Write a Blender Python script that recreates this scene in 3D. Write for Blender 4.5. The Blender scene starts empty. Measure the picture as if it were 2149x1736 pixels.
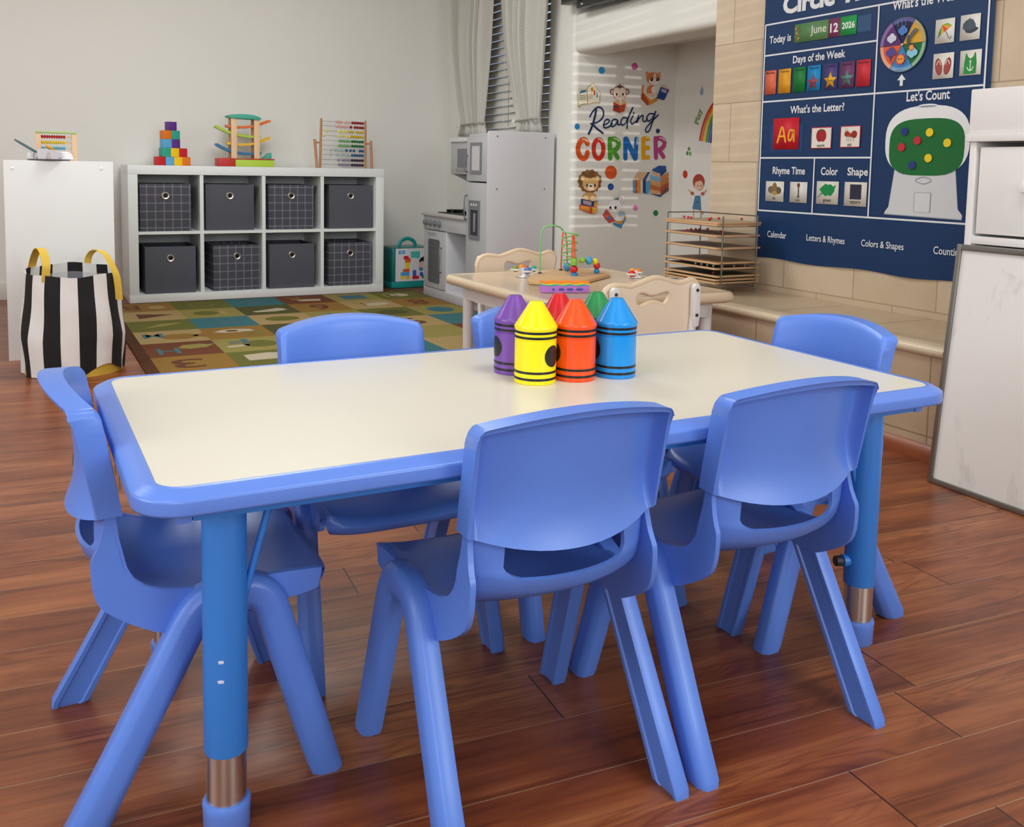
import bpy, bmesh, math, random
from mathutils import Vector, Matrix
random.seed(7)
PI = math.pi
S = bpy.context.scene
COL = S.collection

# ------------------------------------------------------------------ camera
IW, IH = 2149, 1736
F_PX, PPX, PPY = 1958.27, 1041.96, 531.08
CAM_H = 0.7716
cd = bpy.data.cameras.new('camera')
cd.sensor_fit = 'HORIZONTAL'
cd.sensor_width = 36.0
cd.lens = F_PX * 36.0 / IW
cd.shift_x = (IW / 2 - PPX) / IW
cd.shift_y = (PPY - IH / 2) / IW
cd.clip_start = 0.02
cam = bpy.data.objects.new('camera', cd)
COL.objects.link(cam)
_r = Vector((0.888333, -0.458876, 0.017216)).normalized()
_f = Vector((0.458454, 0.884135, -0.090136)).normalized()
_u = -Vector((-0.02614, -0.087963, -0.995781))
cam.matrix_world = Matrix(((_r.x, _u.x, -_f.x, 0), (_r.y, _u.y, -_f.y, 0), (_r.z, _u.z, -_f.z, CAM_H), (0, 0, 0, 1)))
S.camera = cam

# ------------------------------------------------------------------ world, sun, lamps, exposure
w = bpy.data.worlds.new('sky'); S.world = w; w.use_nodes = True
wn = w.node_tree.nodes; wl = w.node_tree.links
bg = wn['Background']
bg.inputs['Color'].default_value = (0.62, 0.78, 1.0, 1)
bg.inputs['Strength'].default_value = 1.6
S.view_settings.view_transform = 'Standard'
S.view_settings.look = 'None'
S.view_settings.exposure = -0.10
S.view_settings.gamma = 1.0
S.view_settings.use_curve_mapping = False
S.cycles.max_bounces = 10
S.cycles.diffuse_bounces = 5
S.cycles.glossy_bounces = 4
S.cycles.use_denoising = True
S.cycles.sample_clamp_indirect = 4.0
S.cycles.caustics_reflective = False
S.cycles.caustics_refractive = False

def area(name, loc, direction, sx, sy, power, color):
    l = bpy.data.lights.new(name, 'AREA'); l.shape = 'RECTANGLE'
    l.size = sx; l.size_y = sy; l.energy = power; l.color = color
    o = bpy.data.objects.new(name, l); COL.objects.link(o)
    o.location = loc
    o.rotation_euler = Vector(direction).to_track_quat('-Z', 'Y').to_euler()
    return o
# area lamps before the covered rear and left windows, standing in for daylight
area('window_daylight', (1.65, -1.95, 1.45), (-0.05, 1, -0.12), 1.25, 1.3, 40, (0.93, 0.99, 1.0))
area('window_daylight', (-1.3, -1.95, 1.45), (0.1, 1, -0.12), 1.3, 1.3, 32, (0.93, 0.99, 1.0))
area('window_daylight', (-2.35, 1.5, 1.5), (1, 0.12, -0.05), 2.4, 1.3, 46, (0.93, 0.99, 1.0))
# fill lamps added under the ceiling for overall brightness, no fixtures
for lx, ly, lp in ((-0.9, 0.4, 12), (1.1, 0.6, 16), (-0.9, 4.0, 14), (1.0, 3.7, 34)):
    area('ceiling_fill', (lx, ly, 2.42), (0, 0, -1), 0.7, 0.7, lp, (0.96, 1.0, 0.97))
sl = bpy.data.lights.new('sun', 'SUN'); sl.energy = 0.75; sl.angle = 0.0015; sl.color = (1.0, 0.95, 0.88)
so = bpy.data.objects.new('sun', sl); COL.objects.link(so)
so.rotation_euler = Vector((0.36, 0.93, -0.052)).to_track_quat('-Z', 'Y').to_euler()

# ------------------------------------------------------------------ materials
def lin(h):
    h = h.lstrip('#'); out = []
    for i in (0, 2, 4):
        c = int(h[i:i + 2], 16) / 255
        out.append(c / 12.92 if c <= 0.04045 else ((c + 0.055) / 1.055) ** 2.4)
    return out
_M = {}
def mat(hexc, rough=0.45, metal=0.0, var=0.06, scale=9.0, bump=0.0, bscale=250.0, coat=0.0, trans=0.0, alpha=1.0, spec=0.5, name=None):
    key = (hexc, rough, metal, var, scale, bump, bscale, coat, trans, alpha, spec)
    if key in _M: return _M[key]
    m = bpy.data.materials.new(name or 'mat_' + hexc.lstrip('#')); m.use_nodes = True
    n = m.node_tree.nodes; l = m.node_tree.links; b = n['Principled BSDF']
    c = lin(hexc)
    b.inputs['Roughness'].default_value = rough
    b.inputs['Metallic'].default_value = metal
    b.inputs['Specular IOR Level'].default_value = spec
    b.inputs['Coat Weight'].default_value = coat
    b.inputs['Transmission Weight'].default_value = trans
    b.inputs['Alpha'].default_value = alpha
    tc = n.new('ShaderNodeTexCoord')
    if var > 0:
        nz = n.new('ShaderNodeTexNoise'); nz.inputs['Scale'].default_value = scale; nz.inputs['Detail'].default_value = 3
        l.new(tc.outputs['Object'], nz.inputs['Vector'])
        mx = n.new('ShaderNodeMix'); mx.data_type = 'RGBA'
        mx.inputs[6].default_value = (*[x * (1 - var) for x in c], 1)
        mx.inputs[7].default_value = (*[min(1, x * (1 + var)) for x in c], 1)
        l.new(nz.outputs['Fac'], mx.inputs[0]); l.new(mx.outputs[2], b.inputs['Base Color'])
    else:
        b.inputs['Base Color'].default_value = (*c, 1)
    if bump > 0:
        nb = n.new('ShaderNodeTexNoise'); nb.inputs['Scale'].default_value = bscale; nb.inputs['Detail'].default_value = 2
        l.new(tc.outputs['Object'], nb.inputs['Vector'])
        bp = n.new('ShaderNodeBump'); bp.inputs['Strength'].default_value = bump; bp.inputs['Distance'].default_value = 0.002
        l.new(nb.outputs['Fac'], bp.inputs['Height']); l.new(bp.outputs['Normal'], b.inputs['Normal'])
    _M[key] = m
    return m
def ink(hexc, rough=0.5):
    return mat(hexc, rough, var=0.0, spec=0.3)

class NT:
    """small helper for node maths"""
    def __init__(s, name):
        s.m = bpy.data.materials.new(name); s.m.use_nodes = True
        s.n = s.m.node_tree.nodes; s.l = s.m.node_tree.links; s.b = s.n['Principled BSDF']
        s.tc = s.n.new('ShaderNodeTexCoord')
    def link(s, a, b): s.l.new(a, b)
    def math(s, op, a, b=None, c=None):
        nd = s.n.new('ShaderNodeMath'); nd.operation = op
        for i, x in enumerate((a, b, c)):
            if x is None: continue
            if isinstance(x, (int, float)): nd.inputs[i].default_value = x
            else: s.l.new(x, nd.inputs[i])
        return nd.outputs[0]
    def sep(s, v):
        nd = s.n.new('ShaderNodeSeparateXYZ'); s.l.new(v, nd.inputs[0]); return nd.outputs
    def comb(s, x, y, z):
        nd = s.n.new('ShaderNodeCombineXYZ')
        for i, q in enumerate((x, y, z)):
            if isinstance(q, (int, float)): nd.inputs[i].default_value = q
            else: s.l.new(q, nd.inputs[i])
        return nd.outputs[0]
    def noise(s, vec, scale, detail=3, rough=0.5, dist=0.0):
        nd = s.n.new('ShaderNodeTexNoise'); nd.inputs['Scale'].default_value = scale
        nd.inputs['Detail'].default_value = detail; nd.inputs['Roughness'].default_value = rough; nd.inputs['Distortion'].default_value = dist
        s.l.new(vec, nd.inputs['Vector']); return nd.outputs['Fac']
    def white(s, vec):
        nd = s.n.new('ShaderNodeTexWhiteNoise'); nd.noise_dimensions = '3D'; s.l.new(vec, nd.inputs['Vector']); return nd.outputs['Value']
    def ramp(s, fac, stops):
        nd = s.n.new('ShaderNodeValToRGB'); el = nd.color_ramp.elements
        while len(el) < len(stops): el.new(0.5)
        for e, (p, h) in zip(el, stops):
            e.position = p; e.color = (*lin(h), 1)
        s.l.new(fac, nd.inputs[0]); return nd.outputs[0]
    def mix(s, fac, a, b, mode='MIX'):
        nd = s.n.new('ShaderNodeMix'); nd.data_type = 'RGBA'; nd.blend_type = mode
        for i, x in ((0, fac), (6, a), (7, b)):
            if isinstance(x, (int, float)): nd.inputs[i].default_value = x
            elif isinstance(x, str): nd.inputs[i].default_value = (*lin(x), 1)
            else: s.l.new(x, nd.inputs[i])
        return nd.outputs[2]
    def bump(s, h, strength, dist=0.002):
        nd = s.n.new('ShaderNodeBump'); nd.inputs['Strength'].default_value = strength; nd.inputs['Distance'].default_value = dist
        s.l.new(h, nd.inputs['Height']); s.l.new(nd.outputs[0], s.b.inputs['Normal'])
    def color(s, c): s.l.new(c, s.b.inputs['Base Color'])
    def rough(s, r):
        if isinstance(r, (int, float)): s.b.inputs['Roughness'].default_value = r
        else: s.l.new(r, s.b.inputs['Roughness'])

def floor_material():
    t = NT('cherry_laminate'); a = math.radians(4.6)
    X, Y, Z = t.sep(t.tc.outputs['Object'])
    v = t.math('ADD', t.math('MULTIPLY', Y, math.cos(a)), t.math('MULTIPLY', X, math.sin(a)))
    u = t.math('SUBTRACT', t.math('MULTIPLY', X, math.cos(a)), t.math('MULTIPLY', Y, math.sin(a)))
    vv = t.math('DIVIDE', t.math('SUBTRACT', v, 1.114), 0.1195)
    row = t.math('FLOOR', vv); fv = t.math('FRACT', vv)
    off = t.white(t.comb(row, 3.7, 1.3))
    uu = t.math('ADD', t.math('DIVIDE', u, 1.22), off)
    pl = t.math('FLOOR', uu); fu = t.math('FRACT', uu)
    rnd = t.white(t.comb(row, pl, 0.0)); rnd2 = t.white(t.comb(row, pl, 5.0))
    gv = t.comb(t.math('ADD', t.math('MULTIPLY', u, 1.25), t.math('MULTIPLY', rnd, 17)), t.math('ADD', t.math('MULTIPLY', v, 10), t.math('MULTIPLY', rnd2, 9)), 0.0)
    swirl = t.noise(gv, 1.5, 2, 0.5, 0.7)
    # growth rings: contour lines of the swirl field, stronger in some boards
    ring = t.math('FRACT', t.math('MULTIPLY', swirl, 15.0))
    ring = t.math('POWER', t.math('ABSOLUTE', t.math('SUBTRACT', t.math('MULTIPLY', ring, 2.0), 1.0)), 2.2)
    rmask = t.math('MINIMUM', t.math('MAXIMUM', t.math('MULTIPLY', t.math('SUBTRACT', t.noise(t.comb(t.math('MULTIPLY', u, 1.1), t.math('MULTIPLY', v, 5.0), t.math('MULTIPLY', rnd2, 40)), 1.0, 1), 0.36), 3.2), 0.15), 1.0)
    fine = t.noise(t.comb(t.math('MULTIPLY', u, 4.0), t.math('MULTIPLY', v, 170.0), rnd), 1.0, 3, 0.6)
    big = t.noise(t.comb(t.math('MULTIPLY', u, 1.5), t.math('MULTIPLY', v, 9.0), t.math('MULTIPLY', rnd, 30)), 1.5, 3, 0.55)
    streak = t.noise(t.comb(t.math('MULTIPLY', u, 1.7), t.math('MULTIPLY', v, 36.0), t.math('MULTIPLY', rnd2, 11)), 1.0, 4, 0.65, 0.5)
    col = t.ramp(t.math('ADD', t.math('MULTIPLY', big, 0.86), t.math('MULTIPLY', rnd, 0.14)), [(0.28, '#602b15'), (0.46, '#874624'), (0.60, '#a05d35'), (0.78, '#ba7748')])
    col = t.mix(t.math('MULTIPLY', t.math('MULTIPLY', ring, rmask), 0.62), col, '#572410')
    dk = t.math('MAXIMUM', t.math('SUBTRACT', streak, 0.55), 0.0)
    col = t.mix(t.math('MINIMUM', t.math('MULTIPLY', dk, 6.5), 0.78), col, '#4c1d0d')
    col = t.mix(t.math('MAXIMUM', t.math('MULTIPLY', t.math('SUBTRACT', fine, 0.36), 1.1), 0.0), col, '#5a2711')
    # occasional knots
    kv = t.n.new('ShaderNodeTexVoronoi'); kv.inputs['Scale'].default_value = 1.0; t.l.new(t.comb(t.math('MULTIPLY', u, 2.3), t.math('MULTIPLY', v, 6.2), t.math('MULTIPLY', rnd, 7)), kv.inputs['Vector'])
    kn = t.math('MULTIPLY', t.math('MAXIMUM', t.math('SUBTRACT', 0.17, kv.outputs['Distance']), 0.0), 5.5)
    col = t.mix(t.math('MINIMUM', kn, 0.85), col, '#3d170b')
    ev = t.math('MINIMUM', fv, t.math('SUBTRACT', 1.0, fv))
    seam = t.math('LESS_THAN', ev, 0.0075)
    eu = t.math('MINIMUM', fu, t.math('SUBTRACT', 1.0, fu))
    seam2 = t.math('LESS_THAN', eu, 0.0011)
    col = t.mix(seam, col, '#b08a68')
    col = t.mix(t.math('MULTIPLY', t.math('LESS_THAN', fv, 0.006), 0.9), col, '#3c170c')
    col = t.mix(seam2, col, '#2a1008')
    t.color(col)
    t.rough(t.math('ADD', 0.27, t.math('MULTIPLY', fine, 0.14)))
    h = t.math('SUBTRACT', t.math('MULTIPLY', fine, 0.25), t.math('ADD', seam, seam2))
    t.bump(h, 0.25, 0.0012)
    return t.m
def wall_material(hexc, name, bump=0.18):
    t = NT(name)
    n1 = t.noise(t.tc.outputs['Object'], 0.9, 2)
    n2 = t.noise(t.tc.outputs['Object'], 130, 2, 0.6)
    c = lin(hexc)
    col = t.mix(n1, hexc, '#' + ''.join('%02x' % max(0, int(int(hexc[i:i + 2], 16) * 0.965)) for i in (1, 3, 5)))
    t.color(col); t.rough(0.62); t.bump(n2, bump, 0.002)
    return t.m
def tile_material(name, cols, ua, va, uo, vo, tw, th, half=True, grout='#9c8670', rough=0.42):
    """running-bond ceramic tiles; ua/va = object axes (0 x, 1 y, 2 z)"""
    t = NT(name); A = t.sep(t.tc.outputs['Object'])
    v = t.math('DIVIDE', t.math('SUBTRACT', A[va], vo), th); row = t.math('FLOOR', v); fv = t.math('FRACT', v)
    sh = t.math('MULTIPLY', t.math('FLOORED_MODULO', row, 2.0), 0.5 if half else 0.0)
    u = t.math('ADD', t.math('DIVIDE', t.math('SUBTRACT', A[ua], uo), tw), sh); cu = t.math('FLOOR', u); fu = t.math('FRACT', u)
    rnd = t.white(t.comb(row, cu, 2.0))
    n = t.noise(t.tc.outputs['Object'], 7.0, 4, 0.6)
    n2 = t.noise(t.tc.outputs['Object'], 60.0, 2, 0.6)
    fac = t.math('ADD', t.math('MULTIPLY', n, 0.6), t.math('ADD', t.math('MULTIPLY', rnd, 0.25), t.math('MULTIPLY', n2, 0.15)))
    col = t.ramp(fac, [(0.3, cols[0]), (0.55, cols[1]), (0.8, cols[2])])
    eu = t.math('MULTIPLY', t.math('MINIMUM', fu, t.math('SUBTRACT', 1.0, fu)), tw)
    ev = t.math('MULTIPLY', t.math('MINIMUM', fv, t.math('SUBTRACT', 1.0, fv)), th)
    g = t.math('LESS_THAN', t.math('MINIMUM', eu, ev), 0.0022)
    col = t.mix(g, col, grout)
    t.color(col); t.rough(t.math('ADD', rough, t.math('MULTIPLY', g, 0.3)))
    t.bump(t.math('SUBTRACT', t.math('MULTIPLY', n, 0.15), g), 0.3, 0.002)
    return t.m
def wood_material(name, c1, c2, axis=0, rough=0.5, scale=1.0):
    t = NT(name); A = t.sep(t.tc.outputs['Object'])
    k = [60.0 * scale] * 3; k[axis] = 5.0 * scale
    v = t.comb(t.math('MULTIPLY', A[0], k[0]), t.math('MULTIPLY', A[1], k[1]), t.math('MULTIPLY', A[2], k[2]))
    n = t.noise(v, 1.0, 3, 0.6, 0.3)
    t.color(t.mix(n, c1, c2)); t.rough(rough); return t.m
def plaid_material():
    t = NT('plaid_fabric'); A = t.sep(t.tc.outputs['Object'])
    g = None
    for ax, per, off in ((0, 0.0455, 0.012), (2, 0.0455, 0.030)):
        f = t.math('FRACT', t.math('DIVIDE', t.math('ADD', A[ax], 1.0 + off), per))
        ln = t.math('LESS_THAN', f, 0.13)
        g = ln if g is None else t.math('ADD', g, ln)
    col = t.mix(t.math('MULTIPLY', t.math('MINIMUM', g, 1.5), 0.30), '#484852', '#a9a9b6')
    t.color(col); t.rough(0.85)
    t.bump(t.noise(t.tc.outputs['Object'], 700, 2), 0.2, 0.001)
    return t.m
def chevron_material():
    t = NT('herringbone_curtain_fabric')
    U, V, _ = t.sep(t.tc.outputs['UV'])
    uu = t.math('FRACT', t.math('DIVIDE', U, 0.0145))
    tri = t.math('ABSOLUTE', t.math('SUBTRACT', uu, 0.5))
    row = t.math('FRACT', t.math('ADD', t.math('DIVIDE', V, 0.0098), t.math('MULTIPLY', tri, 1.7)))
    st = t.math('LESS_THAN', row, 0.5)
    col = t.mix(st, '#dcd9d3', '#9d9993')
    t.color(col); t.rough(0.9)
    t.bump(t.noise(t.tc.outputs['UV'], 900, 2), 0.15, 0.001)
    return t.m

# ------------------------------------------------------------------ mesh builder
class MB:
    def __init__(s): s.v = []; s.f = []; s.m = []
    def add(s, vs, fs, mi=0):
        o = len(s.v); s.v += [tuple(p) for p in vs]
        for f in fs: s.f.append(tuple(o + i for i in f)); s.m.append(mi)
        return s
    def box(s, x0, x1, y0, y1, z0, z1, mi=0):
        return s.add([(x0, y0, z0), (x1, y0, z0), (x1, y1, z0), (x0, y1, z0), (x0, y0, z1), (x1, y0, z1), (x1, y1, z1), (x0, y1, z1)],
                     [(0, 3, 2, 1), (4, 5, 6, 7), (0, 1, 5, 4), (1, 2, 6, 5), (2, 3, 7, 6), (3, 0, 4, 7)], mi)
    def obox(s, c, size, R=None, mi=0):
        b = MB(); h = [q / 2 for q in size]; b.box(-h[0], h[0], -h[1], h[1], -h[2], h[2])
        R = R or Matrix.Identity(3); c = Vector(c)
        return s.add([R @ Vector(p) + c for p in b.v], b.f, mi)
    def loft(s, rings, mi=0, cap0=True, cap1=True, closed=True):
        n = len(rings[0]); o = []; fs = []
        for r in rings: o += r
        for i in range(len(rings) - 1):
            for j in range(n if closed else n - 1):
                a, b = i * n + j, i * n + (j + 1) % n
                fs.append((a, b, b + n, a + n))
        if cap0: fs.append(tuple(reversed(range(n))))
        if cap1: fs.append(tuple((len(rings) - 1) * n + j for j in range(n)))
        return s.add(o, fs, mi)
    def tube(s, pts, r, n=8, mi=0, closed=False, sx=1.0):
        pts = [Vector(p) for p in pts]; N = len(pts); rings = []; up = None
        for i, p in enumerate(pts):
            a = pts[(i - 1) % N] if (closed or i > 0) else p
            b = pts[(i + 1) % N] if (closed or i < N - 1) else p
            d = (b - a).normalized()
            if up is None:
                up = Vector((0, 0, 1)) if abs(d.z) < 0.9 else Vector((1, 0, 0))
            e1 = d.cross(up).normalized(); up = e1.cross(d).normalized()
            rr = r[i] if isinstance(r, (list, tuple)) else r
            rings.append([p + e1 * (math.cos(2 * PI * k / n) * rr * sx) + up * (math.sin(2 * PI * k / n) * rr) for k in range(n)])
        if closed:
            rings.append(rings[0]); return s.loft(rings, mi, False, False)
        return s.loft(rings, mi)
    def cyl(s, p0, p1, r0, r1=None, n=24, mi=0):
        return s.tube([p0, p1], [r0, r0 if r1 is None else r1], n, mi)
    def lathe(s, prof, n=32, mi=0, c=(0, 0, 0), M=None):
        """prof: (r, z) from bottom to top; caps when r is zero-ish at neither end"""
        rings = []
        for r, z in prof:
            r = max(r, 1e-5); rings.append([Vector((r * math.cos(2 * PI * k / n), r * math.sin(2 * PI * k / n), z)) for k in range(n)])
        c = Vector(c)
        rings = [[(M @ p if M else p) + c for p in R] for R in rings]
        return s.loft(rings, mi)
    def sphere(s, c, r, n=14, mi=0, sc=(1, 1, 1), M=None):
        prof = [(math.sin(PI * i / 8), -math.cos(PI * i / 8)) for i in range(9)]
        rings = []
        for q, z in prof:
            q = max(q, 1e-4)
            ring = [Vector((r * sc[0] * q * math.cos(2 * PI * k / n), r * sc[1] * q * math.sin(2 * PI * k / n), r * sc[2] * z)) for k in range(n)]
            rings.append([(M @ p if M else p) + Vector(c) for p in ring])
        return s.loft(rings, mi)
    def prism(s, poly, z0, z1, mi=0, fr=None):
        """poly in 2D extruded z0..z1; fr maps (x,y,z)->point"""
        fr = fr or (lambda x, y, z: (x, y, z)); n = len(poly)
        vs = [fr(x, y, z0) for x, y in poly] + [fr(x, y, z1) for x, y in poly]
        fs = [tuple(reversed(range(n))), tuple(range(n, 2 * n))] + [(i, (i + 1) % n, n + (i + 1) % n, n + i) for i in range(n)]
        return s.add(vs, fs, mi)
    def grid(s, P, mi=0, keep=None):
        n, m = len(P), len(P[0]); vs = [p for r in P for p in r]; fs = []
        for i in range(n - 1):
            for j in range(m - 1):
                if keep is None or keep(i, j): fs.append((i * m + j, i * m + j + 1, (i + 1) * m + j + 1, (i + 1) * m + j))
        return s.add(vs, fs, mi)
    def shell(s, A, B, mi=0, keep=None):
        """closed solid between two equal grids, with holes where keep is False"""
        n, m = len(A), len(A[0]); o = n * m
        vs = [p for r in A for p in r] + [p for r in B for p in r]; fs = []
        K = lambda i, j: 0 <= i < n - 1 and 0 <= j < m - 1 and (keep is None or keep(i, j))
        ix = lambda i, j: i * m + j
        for i in range(n - 1):
            for j in range(m - 1):
                if not K(i, j): continue
                a, b, c, d = ix(i, j), ix(i, j + 1), ix(i + 1, j + 1), ix(i + 1, j)
                fs.append((a, b, c, d)); fs.append((o + d, o + c, o + b, o + a))
                for (p, q, ni, nj) in ((a, b, i - 1, j), (b, c, i, j + 1), (c, d, i + 1, j), (d, a, i, j - 1)):
                    if not K(ni, nj): fs.append((q, p, o + p, o + q))
        return s.add(vs, fs, mi)
    def build(s, name, mats, parent=None, sharp=38, bevel=0.0, segs=2, recalc=True, weld=False):
        me = bpy.data.meshes.new(name)
        bm = bmesh.new()
        bv = [bm.verts.new(p) for p in s.v]
        for f, mi in zip(s.f, s.m):
            try: q = bm.faces.new([bv[i] for i in f])
            except ValueError: continue
            q.material_index = mi; q.smooth = True
        loose = [v for v in bm.verts if not v.link_faces]
        if loose: bmesh.ops.delete(bm, geom=loose, context='VERTS')
        if weld: bmesh.ops.remove_doubles(bm, verts=bm.verts, dist=1e-5)
        if recalc: bmesh.ops.recalc_face_normals(bm, faces=bm.faces)
        if bevel > 0:
            es = [e for e in bm.edges if len(e.link_faces) == 2 and e.calc_face_angle(0) > math.radians(40)]
            bmesh.ops.bevel(bm, geom=es, offset=bevel, segments=segs, affect='EDGES', profile=0.6, clamp_overlap=True)
            for f in bm.faces: f.smooth = True
        th = math.radians(sharp)
        for e in bm.edges:
            if len(e.link_faces) == 2: e.smooth = e.calc_face_angle(0) < th
        bm.to_mesh(me); bm.free()
        if not isinstance(mats, (list, tuple)): mats = [mats]
        for m in mats: me.materials.append(m)
        o = bpy.data.objects.new(name, me); COL.objects.link(o)
        if parent: o.parent = parent
        return o

def thing(name, label, cat, loc=(0, 0, 0), rz=0.0, group=None, M=None):
    o = bpy.data.objects.new(name, None); COL.objects.link(o); o.empty_display_size = 0.05
    if M is not None: o.matrix_world = M
    else:
        o.location = loc; o.rotation_euler = (0, 0, rz)
    o['label'] = label; o['category'] = cat
    if group: o['group'] = group
    return o
def tag(o, label, cat, group=None):
    o['label'] = label; o['category'] = cat
    if group: o['group'] = group
    return o
def struct(o):
    o['kind'] = 'structure'; return o
def copy_tree(o, parent=None):
    kids = list(o.children)
    c = o.copy(); COL.objects.link(c)
    if parent: c.parent = parent
    for ch in kids: copy_tree(ch, c)
    return c
def rrect(hx, hy, r, n=6, cx=0.0, cy=0.0):
    pts = []
    for (sx, sy, a0) in ((1, 1, 0), (-1, 1, 90), (-1, -1, 180), (1, -1, 270)):
        for k in range(n + 1):
            a = math.radians(a0 + 90 * k / n)
            pts.append((cx + sx * (hx - r) + r * math.cos(a), cy + sy * (hy - r) + r * math.sin(a)))
    return pts
def lerp(a, b, t): return a + (b - a) * t
def spline(pts, sub=8, closed=False):
    pts = [Vector(p) for p in pts]; n = len(pts); out = []
    rng = range(n) if closed else range(n - 1)
    for i in rng:
        p0 = pts[(i - 1) % n] if (closed or i > 0) else pts[i]; p1 = pts[i]; p2 = pts[(i + 1) % n]
        p3 = pts[(i + 2) % n] if (closed or i < n - 2) else p2
        for k in range(sub):
            t = k / sub
            out.append(0.5 * ((2 * p1) + (p2 - p0) * t + (2 * p0 - 5 * p1 + 4 * p2 - p3) * t * t + (3 * p1 - p0 - 3 * p2 + p3) * t ** 3))
    if not closed: out.append(pts[-1])
    return out

# ------------------------------------------------------------------ flat artwork (stickers, cards, print)
def text_geo(body, bold=0.0, shear=0.0, spacing=1.0):
    cu = bpy.data.curves.new('t', 'FONT'); cu.body = body; cu.size = 1.0; cu.offset = bold; cu.shear = shear; cu.space_character = spacing
    cu.resolution_u = 3; cu.align_x = 'LEFT'
    ob = bpy.data.objects.new('t', cu); COL.objects.link(ob)
    dg = bpy.context.evaluated_depsgraph_get()
    me = ob.evaluated_get(dg).to_mesh()
    vs = [(v.co.x, v.co.y) for v in me.vertices]; fs = [tuple(p.vertices) for p in me.polygons]
    ob.evaluated_get(dg).to_mesh_clear()
    bpy.data.objects.remove(ob); bpy.data.curves.remove(cu)
    return vs, fs
class Art:
    """flat shapes stacked in thin layers on a plane; local x right, y up, z out of the surface"""
    def __init__(s, z=0.0006): s.mb = MB(); s.mats = []; s.z = z
    def mi(s, c):
        m = c if not isinstance(c, str) else ink(c)
        if m not in s.mats: s.mats.append(m)
        return s.mats.index(m)
    def up(s): s.z += 0.00018
    def poly(s, pts, c):
        s.mb.add([(p[0], p[1], s.z) for p in pts], [tuple(range(len(pts)))], s.mi(c)); s.up(); return s
    def rect(s, x0, y0, x1, y1, c): return s.poly([(x0, y0), (x1, y0), (x1, y1), (x0, y1)], c)
    def ell(s, cx, cy, rx, ry, c, rot=0.0, n=22, a0=0, a1=360):
        q = math.radians(rot); pts = []
        full = a1 - a0 >= 360
        for k in range(n if full else n + 1):
            a = math.radians(a0 + (a1 - a0) * k / n); x = rx * math.cos(a); y = ry * math.sin(a)
            pts.append((cx + x * math.cos(q) - y * math.sin(q), cy + x * math.sin(q) + y * math.cos(q)))
        return s.poly(pts, c)
    def stroke(s, pts, w, c, sub=6, closed=False, smooth=True):
        P = [Vector((p[0], p[1], 0)) for p in pts]
        if smooth and len(P) > 2: P = spline(P, sub, closed)
        elif closed: P = P
        N = len(P); L = []; R = []; i0 = len(s.mb.v)
        for i, p in enumerate(P):
            a = P[(i - 1) % N] if (closed or i > 0) else p; b = P[(i + 1) % N] if (closed or i < N - 1) else p
            d = (b - a).normalized(); nrm = Vector((-d.y, d.x, 0)) * (w / 2)
            L.append((p + nrm)); R.append((p - nrm))
        k = N if closed else N - 1; m = s.mi(c)
        s.mb.add([(q.x, q.y, s.z) for q in L] + [(q.x, q.y, s.z) for q in R], [(N + i, N + (i + 1) % N, (i + 1) % N, i) for i in range(k)], m)
        if not closed:
            for e in (P[0], P[-1]):
                s.mb.add([(e.x + w / 2 * math.cos(2 * PI * j / 10), e.y + w / 2 * math.sin(2 * PI * j / 10), s.z + 0.00003) for j in range(10)], [tuple(range(10))], m)
        s.up(); return s
    def txt(s, body, x0, y0, x1, y1, c, bold=0.0, shear=0.0, rot=0.0):
        """fit the text's ink box into x0..x1, y0..y1"""
        vs, fs = text_geo(body, bold, shear)
        ax = min(v[0] for v in vs); bx = max(v[0] for v in vs); ay = min(v[1] for v in vs); by = max(v[1] for v in vs)
        kx = (x1 - x0) / (bx - ax); ky = (y1 - y0) / (by - ay); cx, cy = (x0 + x1) / 2, (y0 + y1) / 2; q = math.radians(rot)
        pts = []
        for x, y in vs:
            X = x0 + (x - ax) * kx - cx; Y = y0 + (y - ay) * ky - cy
            pts.append((cx + X * math.cos(q) - Y * math.sin(q), cy + X * math.sin(q) + Y * math.cos(q), s.z))
        s.mb.add(pts, fs, s.mi(c)); s.up(); return s
    def build(s, name, parent=None, M=None):
        o = s.mb.build(name, s.mats, parent, recalc=False)
        if M is not None: o.matrix_world = M
        return o
def plane_M(org, ux, uy):
    ux, uy = Vector(ux), Vector(uy); n = ux.cross(uy)
    return Matrix(((ux.x, uy.x, n.x, org[0]), (ux.y, uy.y, n.y, org[1]), (ux.z, uy.z, n.z, org[2]), (0, 0, 0, 1)))
# ================================================================== room shell
XW, YW, XL, YF, ZC = 2.62, 5.80, -2.45, -2.1, 2.5      # right wall, back wall, left wall, front wall, ceiling
NX, NY0, NY1, NZ = 3.28, 3.10, 4.20, 1.38              # reading niche: back, near side, far side, header
WALL = wall_material('#e7e5e1', 'painted_wall')
WALLR = wall_material('#e6e4df', 'painted_wall_right')
TRIMW = mat('#d8d6d2', 0.4, var=0.02)
b = MB(); b.box(XL - 0.1, NX + 0.1, YF - 0.1, YW + 0.1, -0.12, 0.0)
struct(b.build('floor', floor_material()))
b = MB(); b.box(XL - 0.1, NX + 0.1, YF - 0.1, YW + 0.1, ZC, ZC + 0.1)
struct(b.build('ceiling', mat('#e8e4dc', 0.8, var=0.02)))
b = MB(); b.box(XL - 0.1, NX + 0.1, YW, YW + 0.1, 0, ZC); struct(b.build('wall_back', WALL))
# left wall with a window opening
b = MB(); b.box(XL - 0.1, XL, YF, 0.25, 0, ZC).box(XL - 0.1, XL, 2.75, YW, 0, ZC).box(XL - 0.1, XL, 0.25, 2.75, 0, 0.8).box(XL - 0.1, XL, 0.25, 2.75, 2.2, ZC)
struct(b.build('wall_left', WALL))
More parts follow.
